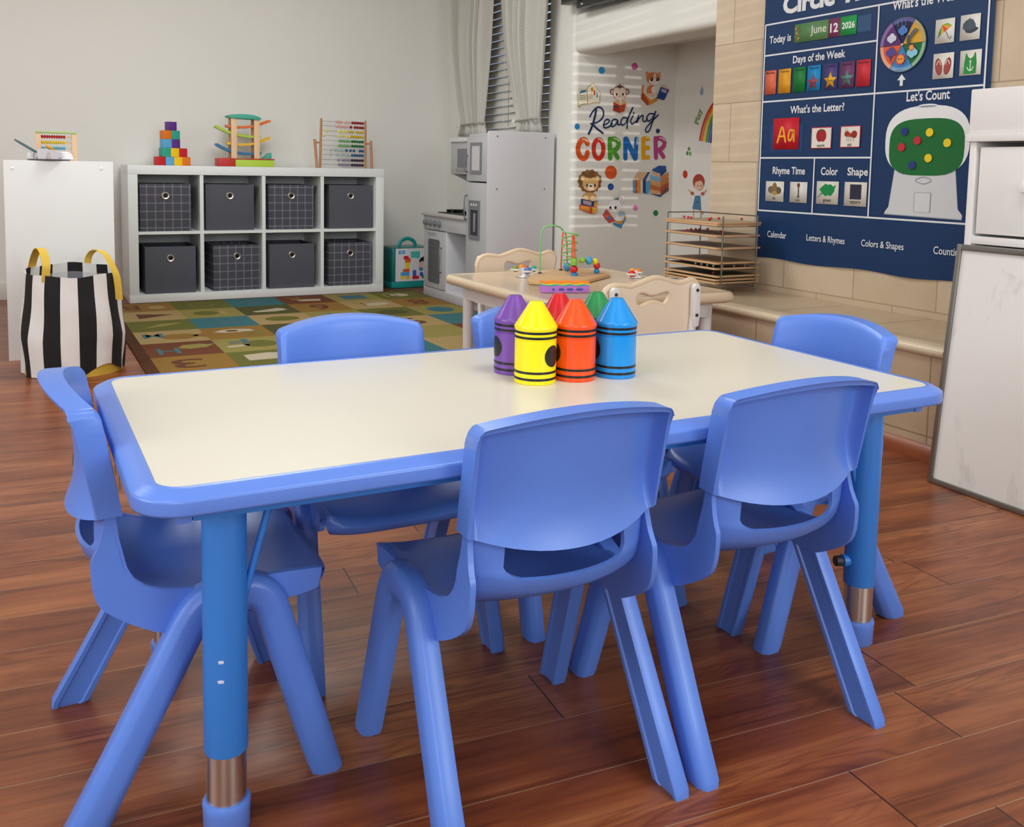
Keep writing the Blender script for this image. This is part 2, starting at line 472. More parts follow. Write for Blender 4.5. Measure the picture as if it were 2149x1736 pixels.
# front wall (behind the photographer) with three window openings
b = MB(); ops = [(-2.0, -0.6), (0.10, 0.80), (0.98, 2.32)]
xs = XL - 0.1
for x0, x1 in ops:
    b.box(xs, x0, YF - 0.1, YF, 0, ZC); b.box(x0, x1, YF - 0.1, YF, 0, 0.75); b.box(x0, x1, YF - 0.1, YF, 2.2, ZC); xs = x1
b.box(xs, XW + 0.1, YF - 0.1, YF, 0, ZC)
struct(b.build('wall_front', WALL))
# right wall: window opening, pier, niche with rounded plaster edges, upper recess, plain part
WY0, WY1, WZ0, WZ1 = 4.46, 5.58, 0.90, 2.25
b = MB()
b.box(XW, XW + 0.1, WY1, YW, 0, ZC).box(XW, XW + 0.1, WY0, WY1, 0, WZ0).box(XW, XW + 0.1, WY0, WY1, WZ1, ZC)
rr_ = 0.03
arc = [(XW + rr_ - rr_ * math.cos(math.radians(a)), NY1 + rr_ - rr_ * math.sin(math.radians(a))) for a in range(0, 91, 10)]
b.prism([(XW, WY0)] + arc + [(NX, NY1), (NX, WY0)], 0, ZC)             # pier whose near face is the niche side
hz = [(XW + rr_ - rr_ * math.cos(math.radians(a)), NZ + rr_ - rr_ * math.sin(math.radians(a))) for a in range(0, 91, 10)]
hz2 = [(XW + rr_ - rr_ * math.cos(math.radians(a)), 1.585 - rr_ + rr_ * math.sin(math.radians(a))) for a in range(0, 91, 10)]
poly = hz + [(XW + 0.16, NZ), (XW + 0.20, NZ + 0.06), (NX, NZ + 0.09), (NX, 1.585)] + list(reversed(hz2))
b.prism(poly, NY0, NY1, fr=lambda x, y, z: (x, z, y))                   # header between niche and upper recess
b.box(XW + 0.3, NX, NY0, NY1, 1.585, ZC)                                # back of the upper recess
b.box(NX, NX + 0.1, NY0 - 0.1, WY0, 0, ZC)                              # niche back
b.box(XW + 0.1, NX, NY0 - 0.1, NY0, 0, ZC)                              # niche near side
struct(b.build('wall_right', WALLR))
b = MB(); b.box(XW, XW + 0.1, YF, -0.7, 0, ZC); struct(b.build('wall_right_front', WALLR))
# baseboards
def baseboard(nm, x0, x1, y0, y1):
    b = MB(); b.box(x0, x1, y0, y1, 0, 0.095); b.build
    return struct(b.build(nm, TRIMW, bevel=0.004))
baseboard('baseboard_back', XL, XW, YW - 0.014, YW)
baseboard('baseboard_left', XL, XL + 0.014, YF, YW - 0.014)
# windows behind the photographer (only their light and reflections reach the picture)
for k, (x0, x1) in enumerate(ops):
    b = MB()
    for (p, q, r, s_) in ((x0, x1, 0.75, 0.80), (x0, x1, 2.15, 2.2)): b.box(p, q, YF - 0.07, YF - 0.03, r, s_)
    for (p, q) in ((x0, x0 + 0.04), (x1 - 0.04, x1), ((x0 + x1) / 2 - 0.02, (x0 + x1) / 2 + 0.02)): b.box(p, q, YF - 0.07, YF - 0.03, 0.8, 2.15)
    struct(b.build('window_%d' % (k + 2), TRIMW))
for k in (0, 2):  # opaque panels added to stop the sun at the outer two openings
    b = MB(); b.box(ops[k][0], ops[k][1], YF + 0.004, YF + 0.009, 0.75, 2.2)
    tag(b.build('sun_blocker', mat('#efece4', 0.8, var=0.02)), ('added white panel blocking the sun at the left window', '', 'added white panel blocking the sun at the right window')[k] + ' behind the photographer', 'blind')
b = MB(); b.box(XL + 0.004, XL + 0.009, 0.25, 2.75, 0.8, 2.2)  # another added panel, keeps the sun out of the left wall opening
tag(b.build('sun_blocker', mat('#efece4', 0.8, var=0.02)), 'added white panel blocking the sun at the window of the left wall', 'blind')
b = MB()
for k in range(28):
    z = 0.80 + k * 0.05
    b.obox((0.45, YF + 0.03, z), (0.69, 0.05, 0.003), Matrix.Rotation(math.radians(-46), 3, 'X'))
b.box(0.11, 0.79, YF + 0.005, YF + 0.06, 2.17, 2.2)
tag(b.build('window_blind', mat('#e6e2da', 0.5, var=0.02)), 'white slatted blind over the middle window behind the photographer', 'blind')
# window 1 on the right wall, behind curtains
wf = thing('window_1', '', ''); del wf['label']; del wf['category']; struct(wf); wf.location = (XW + 0.05, (WY0 + WY1) / 2, WZ0)
cy = (WY0 + WY1) / 2; hw = (WY1 - WY0) / 2; hh = WZ1 - WZ0
b = MB(); b.box(0.02, 0.06, -hw, hw, 0, 0.05).box(0.02, 0.06, -hw, hw, hh - 0.05, hh).box(0.02, 0.06, -hw, -hw + 0.05, 0.05, hh - 0.05).box(0.02, 0.06, hw - 0.05, hw, 0.05, hh - 0.05).box(0.02, 0.06, -0.02, 0.02, 0.05, hh - 0.05)
b.build('window_frame', TRIMW, wf)
b = MB(); b.box(0.038, 0.042, -hw + 0.05, hw - 0.05, 0.05, hh - 0.05)
b.build('window_pane', mat('#dfe8ee', 0.05, var=0.0, trans=1.0), wf)

# fireplace: tiled surround, raised tiled hearth with rounded cap tiles
TILE_C = ('#c4b096', '#cdbaa2', '#d6c5ae')
HX = 2.18
fp = thing('fireplace', 'beige tiled fireplace surround with raised tiled hearth along the right wall', 'fireplace', (0, 0, 0))
b = MB(); b.box(XW, XW + 0.1, -0.7, NY0, 0.31, ZC)
b.build('tile_surround', tile_material('surround_tile', TILE_C, 1, 2, 2.99 - 0.1675, 0.335 - 0.24, 0.335, 0.24, grout='#a8937c'), fp)
b = MB(); b.box(HX + 0.012, XW + 0.62, NY0 - 0.3, NY0 + 0.02, 0, 0.307).box(HX + 0.012, XW, -0.7, NY0 - 0.3, 0, 0.307)
b.build('hearth_bench', tile_material('hearth_tile', ('#b39a7f', '#bca58b', '#c6b198'), 1, 2, 2.335 - 0.335, 0.065, 0.335, 0.50, half=False, grout='#8f7860'), fp)
b = MB(); b.box(HX + 0.03, XW, -0.7, NY0, 0.3075, 0.312)
b.build('hearth_top', tile_material('hearth_top_tile', ('#b9a388', '#c3ae95', '#cdbaa3'), 1, 0, 2.335, 2.62 - 0.335 * 3, 0.335, 0.335, half=False, grout='#94806a', rough=0.25), fp)
capm = mat('#d2c0a6', 0.35, var=0.08, scale=12)
y = NY0 + 0.02
while y > -0.7:
    y2 = y - 0.3; rings = []
    prof = [(HX + 0.05, 0.286)] + [(HX + 0.016 - 0.018 * math.sin(math.radians(a)), 0.300 - 0.016 * math.cos(math.radians(a))) for a in range(0, 181, 20)] + [(HX + 0.05, 0.3165)]
    for yy in (y - 0.0012, y2 + 0.0012): rings.append([(px_, yy, pz_) for px_, pz_ in prof])
    m_ = MB(); m_.loft(rings); m_.build('cap_tile', capm, fp)
    y = y2
b = MB(); prof = [(HX + 0.012, 0), (HX - 0.004, 0), (HX - 0.004, 0.02), (HX + 0.002, 0.036), (HX + 0.012, 0.044)]
b.loft([[(p, -0.7, z) for p, z in prof], [(p, NY0 + 0.02, z) for p, z in prof]])
b.build('floor_moulding', wood_material('moulding_wood', '#7d3f26', '#96512f', 1, 0.4), fp)

# ================================================================== blue activity table
BLUE_TUBE = mat('#347fd8', 0.38, var=0.03, scale=20, bump=0.08, bscale=500)
BLUE_RIM = mat('#5f87e2', 0.3, var=0.03, scale=12, bump=0.05, bscale=600)
BLUE_CH = mat('#5c86e2', 0.36, var=0.03, scale=14, bump=0.06, bscale=900)
CHROME = mat('#d8d6d2', 0.30, metal=1.0, var=0.05, scale=3)
DARKPL = mat('#2c2c31', 0.5)
TX, TY = 0.6875, 1.2105
TZ = 0.450
tb = thing('activity_table', 'rectangular cream topped activity table with blue rim and round blue legs', 'table', (TX, TY, 0))
HXT, HYT = 0.5675, 0.2645
b = MB(); b.prism(rrect(HXT, HYT, 0.028, 8), TZ - 0.008, TZ)
b.build('tabletop', mat('#dfdbcf', 0.28, var=0.02, scale=5, spec=0.45), tb)
prof = [(-0.02, -0.0085), (0.0, -0.0085), (0.0004, 0.0004), (0.002, 0.0010), (0.0095, 0.0002), (0.0222, -0.0060), (0.0239, -0.0074), (0.0246, -0.0095), (0.0248, -0.0205), (0.0235, -0.0235), (0.020, -0.0248), (0.0, -0.0250), (-0.02, -0.0250)]
rings = []
for o, dz in prof: rings.append([(x, y_, TZ + dz) for x, y_ in rrect(HXT + o, HYT + o, max(0.028 + o, 0.008), 8)])
rings.append(rings[0]); b = MB(); b.loft(rings, 0, False, False); o = b.build('table_rim', BLUE_RIM, tb, sharp=50, weld=True); md = o.modifiers.new('wn', 'WEIGHTED_NORMAL'); md.keep_sharp = True; md.weight = 60
b = MB(); b.prism(rrect(HXT - 0.02, HYT - 0.02, 0.02, 4), TZ - 0.0245, TZ - 0.0085); b.build('underside_panel', mat('#3b4f86', 0.6), tb)
for sy in (-1, 1):
    b = MB(); b.box(-0.535, 0.535, sy * 0.243 - 0.016, sy * 0.243 + 0.016, TZ - 0.040, TZ - 0.0252)
    r_ = b.build('side_rail', BLUE_TUBE, tb, bevel=0.003)
    for sx in (-1, 1):
        b = MB(); b.box(min(sx * 0.535, sx * 0.552), max(sx * 0.535, sx * 0.552), sy * 0.243 - 0.017, sy * 0.243 + 0.017, TZ - 0.041, TZ - 0.0248)
        b.build('rail_end_cap', BLUE_RIM, r_, bevel=0.003)
for sx in (-1, 1):
    b = MB(); b.box(sx * 0.48 - 0.02, sx * 0.48 + 0.02, -0.227, 0.227, TZ - 0.038, TZ - 0.0252); b.build('end_rail', BLUE_TUBE, tb, bevel=0.003)
legs = {(-1, -1): (0.202, 1.047), (1, -1): (1.226, 1.042), (-1, 1): (0.196, 1.452), (1, 1): (1.224, 1.45)}
for (sx, sy), (lx, ly) in legs.items():
    lx -= TX; ly -= TY
    b = MB(); b.cyl((lx, ly, 0.10), (lx, ly, TZ - 0.026), 0.0248, 0.0248, 32)
    lg = b.build('table_leg', BLUE_TUBE, tb, bevel=0.0015)
    b = MB(); b.cyl((lx, ly, 0.035), (lx, ly, 0.112), 0.0228, 0.0228, 32); b.build('chrome_tube', CHROME, lg)
    b = MB(); b.lathe([(0.0, 0.0), (0.024, 0.0), (0.0262, 0.003), (0.0268, 0.030), (0.0275, 0.036), (0.026, 0.040), (0.0232, 0.041), (0.0, 0.041)], 32, 0, (lx, ly, 0.0)); b.build('foot_cap', BLUE_RIM, lg)
    a = math.radians(165 if sx > 0 else 95)
    d = Vector((math.cos(a), math.sin(a), 0))
    b = MB(); b.cyl(Vector((lx, ly, 0.14)) + d * 0.022, Vector((lx, ly, 0.14)) + d * 0.033, 0.010, 0.010, 16)
    b.build('adjuster_boss', BLUE_TUBE, lg)
    b = MB(); b.cyl(Vector((lx, ly, 0.14)) + d * 0.033, Vector((lx, ly, 0.14)) + d * 0.046, 0.0085, 0.0085, 12); b.build('adjuster_knob', DARKPL, lg, bevel=0.002)
    b = MB(); b.tube([(lx - sx * 0.020, ly + 0.0, 0.27), (lx - sx * 0.058, ly, TZ - 0.045)], 0.0042, 10); b.build('brace_rod', BLUE_TUBE, lg)
# flaked paint on the near left leg
b = MB(); lx, ly = legs[(-1, -1)][0] - TX, legs[(-1, -1)][1] - TY
for z, a0, wdt in ((0.216, -112, 0.14), (0.193, -113, 0.16)):
    ring = []
    for da, dz in ((-wdt, 0.001), (0, 0.0022), (wdt, 0.0012), (wdt * 0.8, -0.0018), (-wdt * 0.6, -0.0022)):
        a = math.radians(a0) + da; ring.append((lx + 0.0250 * math.cos(a), ly + 0.0250 * math.sin(a), z + dz))
    b.add(ring, [tuple(range(len(ring)))])
b.build('paint_chip', mat('#cfd4e6', 0.6), tb)

# ================================================================== blue stacking chairs
def make_chair(label):
    t = thing('school_chair', label, 'chair', group='blue stacking chairs round the table')
    prof = [(.150, .229), (.158, .236), (.1605, .246), (.156, .2555), (.140, .2625), (.085, .265), (.035, .2645), (.0, .2645), (-.025, .265), (-.050, .268), (-.070, .2755), (-.0825, .286), (-.0900, .300), (-.0935, .3145), (-.0942, .3175), (-.0950, .3215), (-.0962, .327), (-.098, .335), (-.0995, .346), (-.1005, .356), (-.102, .367)]
    H0 = 13                                                        # first row of the hand slot
    M_ = 41; us = [-1 + 2 * k / (M_ - 1) for k in range(M_)]
    def halfw(i):
        if i <= 3: return (.121, .126, .130, .133)[i]
        return lerp(.136, .1255, min(1, (i - 4) / 8)) - (.004 * max(0, (i - 15) / 5))
    A = []
    for i, (y_, z_) in enumerate(prof):
        up = min(1, max(0, (z_ - .2648) / .036)) if i > 6 else 0.0
        lim = {H0: .49, H0 + 1: .57, H0 + 2: .625}.get(i, .65)
        row = []
        for u in us:
            au = abs(u); u = math.copysign(au / .65 * lim if au <= .65 else lim + (au - .65) / .35 * (1 - lim), u)
            q = 1 - abs(u) ** 2.2
            sg = .040 if i <= H0 + 1 else lerp(.040, .024, (i - H0 - 1) / 6)
            x = u * halfw(i); yy = y_ - sg * up * q; zz = z_ - (.012 * q * (1 - up) * min(1, i / 5)) - .008 * q * min(1, up) * (1 if i < 19 else 0.5)
            if i < 4: yy -= .020 * abs(u) ** 5                      # rounded front corners
            row.append(Vector((x, yy, zz)))
        A.append(row)
    def normals(A):
        n, m = len(A), len(A[0]); B = []
        for i in range(n):
            r = []
            for j in range(m):
                du = A[i][min(j + 1, m - 1)] - A[i][max(j - 1, 0)]; dv = A[min(i + 1, n - 1)][j] - A[max(i - 1, 0)][j]
                r.append(du.cross(dv).normalized())
            B.append(r)
        return B
    N = normals(A)
    B = [[A[i][j] + N[i][j] * (.005 if N[i][j].z < 0 or N[i][j].y < 0 else -.005) for j in range(M_)] for i in range(len(A))]
    def keep(i, j):
        uc = abs((us[j] + us[j + 1]) / 2)
        if i >= H0: return uc > .65
        return True
    b = MB(); b.shell(A, B, 0, keep)
    # outward side flanges of the shell, deepest round the bend
    dep = [.010, .012, .015, .018, .024, .036, .044, .048, .050, .051, .050, .047, .042, .037, .035, .032, .028, .022, .017, .014, .012]
    for sgn in (-1, 1):
        j = 0 if sgn < 0 else M_ - 1
        Pf, Qf = [], []
        for i in range(len(A)):
            p = A[i][j]; nn = N[i][j]; nn = nn if (nn.z < 0 or nn.y < 0) else -nn
            nn = Vector((0, nn.y, nn.z)).normalized(); Pf.append(p); Qf.append(p + nn * dep[i])
        Pf, Qf = spline(Pf[3:14] + Pf[16:], 4), spline([Qf[3] + Vector((0, .004, .004))] + Qf[4:6] + Qf[7:10] + [Qf[11], Qf[13]] + Qf[16:], 4)
        rings = []
        for i, p in enumerate(Pf):
            t2 = i / (len(Pf) - 1) * (len(Qf) - 1); k2 = min(int(t2), len(Qf) - 2); q = Qf[k2].lerp(Qf[k2 + 1], t2 - k2)
            ins = Vector((-sgn * .005, 0, 0))
            rings.append([p + Vector((sgn * .0022, 0, 0)), q + Vector((sgn * .0022, 0, 0)), q + ins, p + ins])
        b.loft(rings)
        # webs that tie the legs to the shell
        b.box(min(sgn * .128, sgn * .150), max(sgn * .128, sgn * .150), -.018, .074, .232, .258)
    b.build('seat_shell', BLUE_CH, t, sharp=42)
    # backrest: hollow at the rear with a deep rim along the top and the sides
    us2 = [.12, .25, .38, .5, .6, .7, .78, .84, .875, .90, .92, .94, .95, .962, .985, 1]; us2 = [-q for q in reversed(us2)] + [0] + us2
    ws = [0, .03, .06, .10, .14, .18, .22, .27, .33, .40, .47, .55, .65, .75, .84, .90, .94, .955, .98, 1]
    Fg, Bg = [], []
    for w_ in ws:
        fr, br = [], []
        for u in us2:
            au = abs(u)
            zb = .364 - .021 * (1 - au ** 2.2)
            zt = .490 + .018 * (1 - u * u) - (.008 * (1 - math.sqrt(max(0, 1 - ((au - .93) / .07) ** 2))) if au > .93 else 0)
            z_ = lerp(zb, zt, w_)
            hw_ = lerp(.129, .1300, w_)
            x = u * hw_
            yf = lerp(-.090, -.113, w_ ** 1.1) - lerp(.037, .029, w_) * (1 - au ** 2.0)
            if w_ > .9: yf -= .006 * ((w_ - .9) / .1) ** 2
            if au > .9: yf -= .004 * ((au - .9) / .1) ** 2
            rimd = lerp(.029, .031, w_)
            edge_u = 1.0 if au >= .962 else max(0.0, 1 - (.962 - au) / .10) ** 3.0
            edge_w = 1.0 if w_ >= .955 else max(0.0, 1 - (.955 - w_) / .015)
            e = max(edge_u, edge_w)
            low = max(0.0, 1 - w_ / .46) ** 2.2                     # panel sweeps back towards its lower edge
            dd = lerp(.0055 + .0175 * low, rimd, e)
            if w_ > .97: dd -= .002
            if au > .98: dd -= .0015
            fr.append(Vector((x, yf, z_))); br.append(Vector((x, yf - dd, z_ - .001 * (1 - w_))))
        Fg.append(fr); Bg.append(br)
    b = MB(); b.shell(Fg, Bg); b.build('backrest', BLUE_CH, t, sharp=46)
    # four legs: shallow channel section, bent over at the top into a rounded elbow
    sec = [(-.0198, -.0140), (-.0210, -.0120), (-.0210, .0050), (-.0195, .0085), (-.0115, .0140), (-.0080, .0150), (.0080, .0150), (.0115, .0140), (.0195, .0085), (.0210, .0050), (.0210, -.0120), (.0198, -.0140), (.0140, -.0140), (.0120, -.0115), (-.0120, -.0115), (-.0140, -.0140)]
    for sgn in (-1, 1):
        for (ye, yf_, xf) in ((-.012, -.146, .153), (.068, .142, .150)):
            dr = 1 if yf_ < 0 else -1
            base = Vector((0, yf_, 0)); elbow = Vector((0, ye, .247)); d = (elbow - base)
            P = [base + d * q for q in (0, .025, .3, .6, .90)]
            p0 = base + d * .90; p2 = Vector((0, ye + dr * .018, .2525))
            for q in (.25, .5, .75): P.append(p0 * (1 - q) ** 2 + elbow * 2 * q * (1 - q) + p2 * q * q)
            P += [p2, Vector((0, .029 + dr * .002, .253))]
            rings = []
            for i, p in enumerate(P):
                tg = (P[min(i + 1, len(P) - 1)] - P[max(i - 1, 0)]).normalized()
                e = Vector((0, tg.z, -tg.y)); k = 1.0
                if i == 0: e = Vector((0, 1, 0)); k = .9 / max(.5, d.normalized().z)
                if i == 1: e = Vector((0, 1, -.15)).normalized(); k = 1.0 / max(.5, d.normalized().z)
                xx = lerp(xf, .142, p.z / .26)
                rings.append([Vector((sgn * (xx + bq * (.9 if i == 0 else 1)), 0, 0)) + p + e * (a_ * k) for a_, bq in sec])
                if i == 0: rings[-1] = [Vector((v.x, v.y, 0)) for v in rings[-1]]
            b = MB(); b.loft(rings); b.build('leg', BLUE_CH, t, sharp=33)
    return t
chairs = [
    (0.564, 1.020, 0.0, 'blue plastic chair at middle of near long side, its back hiding the table rim'),
    (0.910, 1.018, 0.0, 'blue plastic chair at right of near long side, beside the near right table leg'),
    (0.197, 1.255, -90, 'blue plastic chair at the left short end of the table, seen from its side'),
    (0.523, 1.425, 180, 'blue plastic chair on the far long side, left one, backrest in front of the rug'),
    (0.894, 1.425, 180, 'blue plastic chair on the far long side, mostly hidden behind the crayon canisters'),
    (1.212, 1.232, 90, 'blue plastic chair at the right short end of the table, before the tiled hearth'),
]
c0 = make_chair(chairs[0][3])
for k, (x, y, rz, lab) in enumerate(chairs):
    o = c0 if k == 0 else copy_tree(c0)
    o.location = (x, y, 0); o.rotation_euler = (0, 0, math.radians(rz)); o['label'] = lab

# ================================================================== crayon canisters
BLK = mat('#141414', 0.3, var=0.0)
def canister(x, y, hexc, cname, oval_deg, where):
    m = mat(hexc, 0.26, var=0.015, scale=30, coat=0.15)
    t = thing('crayon_canister', '%s crayon shaped plastic canister %s' % (cname, where), 'container', (x, y, TZ), group='crayon canisters on the table')
    R0 = 0.0318
    b = MB(); b.lathe([(0, 0), (R0 - .001, 0), (R0, .001), (R0, .066), (R0 - .0012, .0665), (R0 - .0012, .0675), (R0, .068), (R0, .082), (0, .082)], 56); body = b.build('body', m, t)
    b = MB(); prof = [(0, .0822), (R0 + .0006, .0822), (R0 + .0010, .0832), (R0 + .0010, .0865), (R0 - .0004, .0885)]
    prof += [(0.0107, .1215), (0.0098, .1228), (0.0085, .1232), (0, .1232)]
    b.lathe(prof, 56); b.build('lid', m, t)
    for z in (.0065, .0165, .0690, .0765):
        b = MB(); R1 = R0 + .00035
        b.lathe([(R0 - .001, z), (R1, z), (R1, z + .0037), (R0 - .001, z + .0037)], 56); b.build('black_band', BLK, body)
    b = MB(); NR = 6; vs = []; fs = []
    for q in range(NR, 0, -1):
        for k in range(28):
            a = 2 * PI * k / 28; th = math.radians(oval_deg) + 0.0155 * (q / NR) * math.cos(a) / R0
            vs.append(((R0 + .0004) * math.cos(th), (R0 + .0004) * math.sin(th), .043 + .0165 * (q / NR) * math.sin(a)))
    vs.append(((R0 + .0004) * math.cos(math.radians(oval_deg)), (R0 + .0004) * math.sin(math.radians(oval_deg)), .043))
    for q in range(NR - 1):
        fs += [(q * 28 + k, q * 28 + (k + 1) % 28, (q + 1) * 28 + (k + 1) % 28, (q + 1) * 28 + k) for k in range(28)]
    fs += [((NR - 1) * 28 + k, (NR - 1) * 28 + (k + 1) % 28, NR * 28) for k in range(28)]
    b.add(vs, fs); b.build('oval_label', mat('#1a1614', 0.32, var=0.0), body, recalc=False)
canister(.6985, 1.213, '#f4e400', 'yellow', -66, 'at the front left of the six')
canister(.7655, 1.207, '#f4500c', 'orange', -193, 'at the front middle of the six')
canister(.8365, 1.200, '#0a90e6', 'bright blue', -200, 'at the front right of the six')
canister(.701, 1.285, '#7446a8', 'purple', -184, 'behind the yellow one')
canister(.777, 1.276, '#cc0a1e', 'red', 90, 'half hidden between yellow and orange ones')
canister(.846, 1.271, '#1f8a4c', 'green', 90, 'behind the orange and blue ones')
# ================================================================== measuring helper: photo position -> place on a known plane
RAY = ((0.00045363088, -1.33482678e-05, -0.00711944336), (-0.000234326872, -4.49187822e-05, 1.1521487), (8.79153977e-06, -0.000508499239, 0.170757685))
def ray(px, py): return [r[0] * px + r[1] * py + r[2] for r in RAY]
def on_x(px, py, x): a = ray(px, py); k = x / a[0]; return (k * a[1], CAM_H + k * a[2])     # -> (y, z)
def on_y(px, py, y): a = ray(px, py); k = y / a[1]; return (k * a[0], CAM_H + k * a[2])     # -> (x, z)
def on_z(px, py, z): a = ray(px, py); k = (z - CAM_H) / a[2]; return (k * a[0], k * a[1])    # -> (x, y)

# ================================================================== cube shelf with fabric bins
WHITE = mat('#e6e9ea', 0.42, var=0.015, scale=4)
SX0, SX1, SY0, SY1, SZ = 0.552, 2.020, 5.410, 5.780, 0.757
sh = thing('cube_shelf', 'white cube shelf of eight compartments standing against the back wall', 'shelf', ((SX0 + SX1) / 2, SY0, 0))
ox, oy = (SX0 + SX1) / 2, SY0; D_ = SY1 - SY0; hx = (SX1 - SX0) / 2
b = MB(); b.box(-hx, hx, 0, D_, SZ - 0.05, SZ); b.build('top_panel', WHITE, sh, bevel=0.0015)
b = MB(); b.box(-hx, hx, 0, D_, 0.0, 0.045); b.build('bottom_panel', WHITE, sh, bevel=0.0015)
for s_ in (-1, 1):
    b = MB(); b.box(min(s_ * hx, s_ * (hx - 0.05)), max(s_ * hx, s_ * (hx - 0.05)), 0.0004, D_ - .0004, 0.045, SZ - 0.05); b.build('side_panel', WHITE, sh, bevel=0.001)
cell = (2 * hx - 0.1 - 0.06) / 4
for k in range(1, 4):
    x = -hx + 0.05 + cell * k + 0.02 * (k - 1)
    b = MB(); b.box(x, x + 0.02, 0.003, D_ - 0.002, 0.045, SZ - 0.05); b.build('divider', WHITE, sh)
for k in range(4):
    x = -hx + 0.05 + (cell + 0.02) * k
    b = MB(); b.box(x, x + cell, 0.004, D_ - 0.002, 0.3775, 0.3935); b.build('shelf_board', WHITE, sh)
b = MB(); b.box(-hx + 0.02, hx - 0.02, D_ - 0.008, D_ - 0.001, 0.02, SZ - 0.02); b.build('back_panel', WHITE, sh)
PLAID = plaid_material(); GREYF = mat('#54555f', 0.9, var=0.06, scale=160, bump=0.25, bscale=900)
GROM = mat('#c8c4c0', 0.25, metal=1.0, var=0.02); HOLE = mat('#050505', 0.8, var=0)
def make_bin(m, label, group):
    t = thing('storage_bin', label, 'storage bin', group=group)
    W_, D2, H_ = 0.270, 0.30, 0.262; b = MB()
    b.box(-W_ / 2, W_ / 2, 0, 0.006, 0, H_).box(-W_ / 2, W_ / 2, D2 - 0.006, D2, 0, H_).box(-W_ / 2, -W_ / 2 + 0.006, 0.006, D2 - 0.006, 0, H_).box(W_ / 2 - 0.006, W_ / 2, 0.006, D2 - 0.006, 0, H_).box(-W_ / 2 + .006, W_ / 2 - .006, .006, D2 - .006, 0, .006)
    b.build('fabric_body', m, t, bevel=0.0015)
    R_ = Matrix.Rotation(PI / 2, 3, 'X')
    b = MB(); b.lathe([(0.0115, 0.0), (0.0200, 0.0), (0.0215, 0.002), (0.0185, 0.0045), (0.014, 0.0045), (0.0115, 0.003), (0.0115, 0.0)], 28, 0, (0, 0, 0.197), R_); g_ = b.build('grommet', GROM, t)
    b = MB(); b.lathe([(0, 0.0), (0.012, 0.0), (0.012, 0.001), (0, 0.001)], 24, 0, (0, 0, 0.197), R_); b.build('finger_hole', HOLE, g_)
    return t
rows = [('top', 0.3937, [(0.748, 5.428, 1), (1.100, 5.440, 0), (1.456, 5.446, 1), (1.822, 5.450, 0)]), ('bottom', 0.0452, [(0.772, 5.438, 0), (1.140, 5.450, 1), (1.458, 5.440, 0), (1.820, 5.452, 1)])]
proto = {}; place = ['leftmost', 'second from the left', 'third from the left', 'rightmost']
for rn, z, lst in rows:
    for k, (x, y, pl) in enumerate(lst):
        lab = '%s fabric bin, %s in %s row of the cube shelf' % ('dark grey plaid' if pl else 'plain dark grey', place[k], rn)
        if pl not in proto: o = proto[pl] = make_bin(PLAID if pl else GREYF, lab, 'fabric bins in the cube shelf')
        else: o = copy_tree(proto[pl])
        o['label'] = lab; o.location = (x, y, z); o.rotation_euler = (0, 0, math.radians((0.8, -0.7, 0.5, -1.5, -0.6, 1.8, 0.4, -1.0)[k + (4 if rn == 'bottom' else 0)]))

# ------------------------------------------------------------------ toys on the shelf: block pyramid
BC = dict(red='#c01420', sky='#58a6d6', yellow='#f0c40c', orange='#e07410', teal='#2aa08c', purple='#5a2a86')
def block(cname, x, y, z, rz, where):
    b = MB(); b.box(-.0245, .0245, -.0245, .0245, 0, .049)
    o = b.build('toy_block', mat(BC[cname], 0.45, var=0.05, scale=40), bevel=0.002)
    o.location = (x, y, z); o.rotation_euler = (0, 0, rz)
    tag(o, '%s wooden cube, %s of the block pyramid' % (cname, where), 'block', 'cubes of the block pyramid')
a17 = math.radians(17); ux_ = Vector((math.cos(a17), math.sin(a17), 0))
brow = [(0, ['red', 'sky', 'yellow', 'orange']), (.62, ['teal', 'yellow', 'red']), (.75, ['sky', 'purple']), (.75, ['orange', 'teal']), (1.37, ['purple'])]
rname = ['bottom row', 'second row from the bottom', 'third row', 'fourth row', 'top']
for r_i, (off, cs) in enumerate(brow):
    for k, c in enumerate(cs):
        p = Vector((0.737, 5.555, 0)) + ux_ * ((off + k) * 0.0492)
        where = 'the topmost' if r_i == 4 else 'in the ' + rname[r_i]
        block(c, p.x, p.y, SZ + 0.0002 + r_i * 0.0492, a17, where)

# ------------------------------------------------------------------ ramp racer
PINE = wood_material('pine_toy', '#dcb48e', '#ecc9a4', 2, 0.5); 
def QX(zx): return .599 + zx * .0004016
def QZ(zy): return 1.1133 - zy * .000398
rc = thing('ramp_toy', 'wooden zigzag ramp toy with teal roof and four coloured curved ramps on the shelf', 'toy', (1.22, 5.60, SZ))
def L3(zx, zy, y): return Vector((QX(zx) - 1.22, y, QZ(zy) - SZ))
TEAL = mat('#3aa792', 0.4); LIME = mat('#aac53a', 0.42); REDW = mat('#b8241c', 0.42); ORW = mat('#dc6a22', 0.42); YEW = mat('#e2b52a', 0.42); BLW = mat('#1f6f9e', 0.42)
for zx in (1372, 1700):
    for yy in (-.045, .035):
        b = MB(); p = L3(zx, 770, yy); q = L3(zx - 10, 185, yy); b.box(p.x - .0165, p.x + .0165, yy, yy + .010, p.z - .01, q.z)
        b.build('post', PINE, rc, bevel=0.002)
poly = [(QX(zx) - 1.22, QZ(zy) - SZ) for zx, zy in ((1278, 158), (1330, 140), (1440, 130), (1540, 128), (1640, 136), (1730, 160), (1770, 190), (1740, 204), (1640, 200), (1500, 196), (1380, 194), (1300, 182))]
b = MB(); b.prism(poly, -.055, .055, fr=lambda x, y, z: (x, z, y)); b.build('roof', TEAL, rc, bevel=0.003)
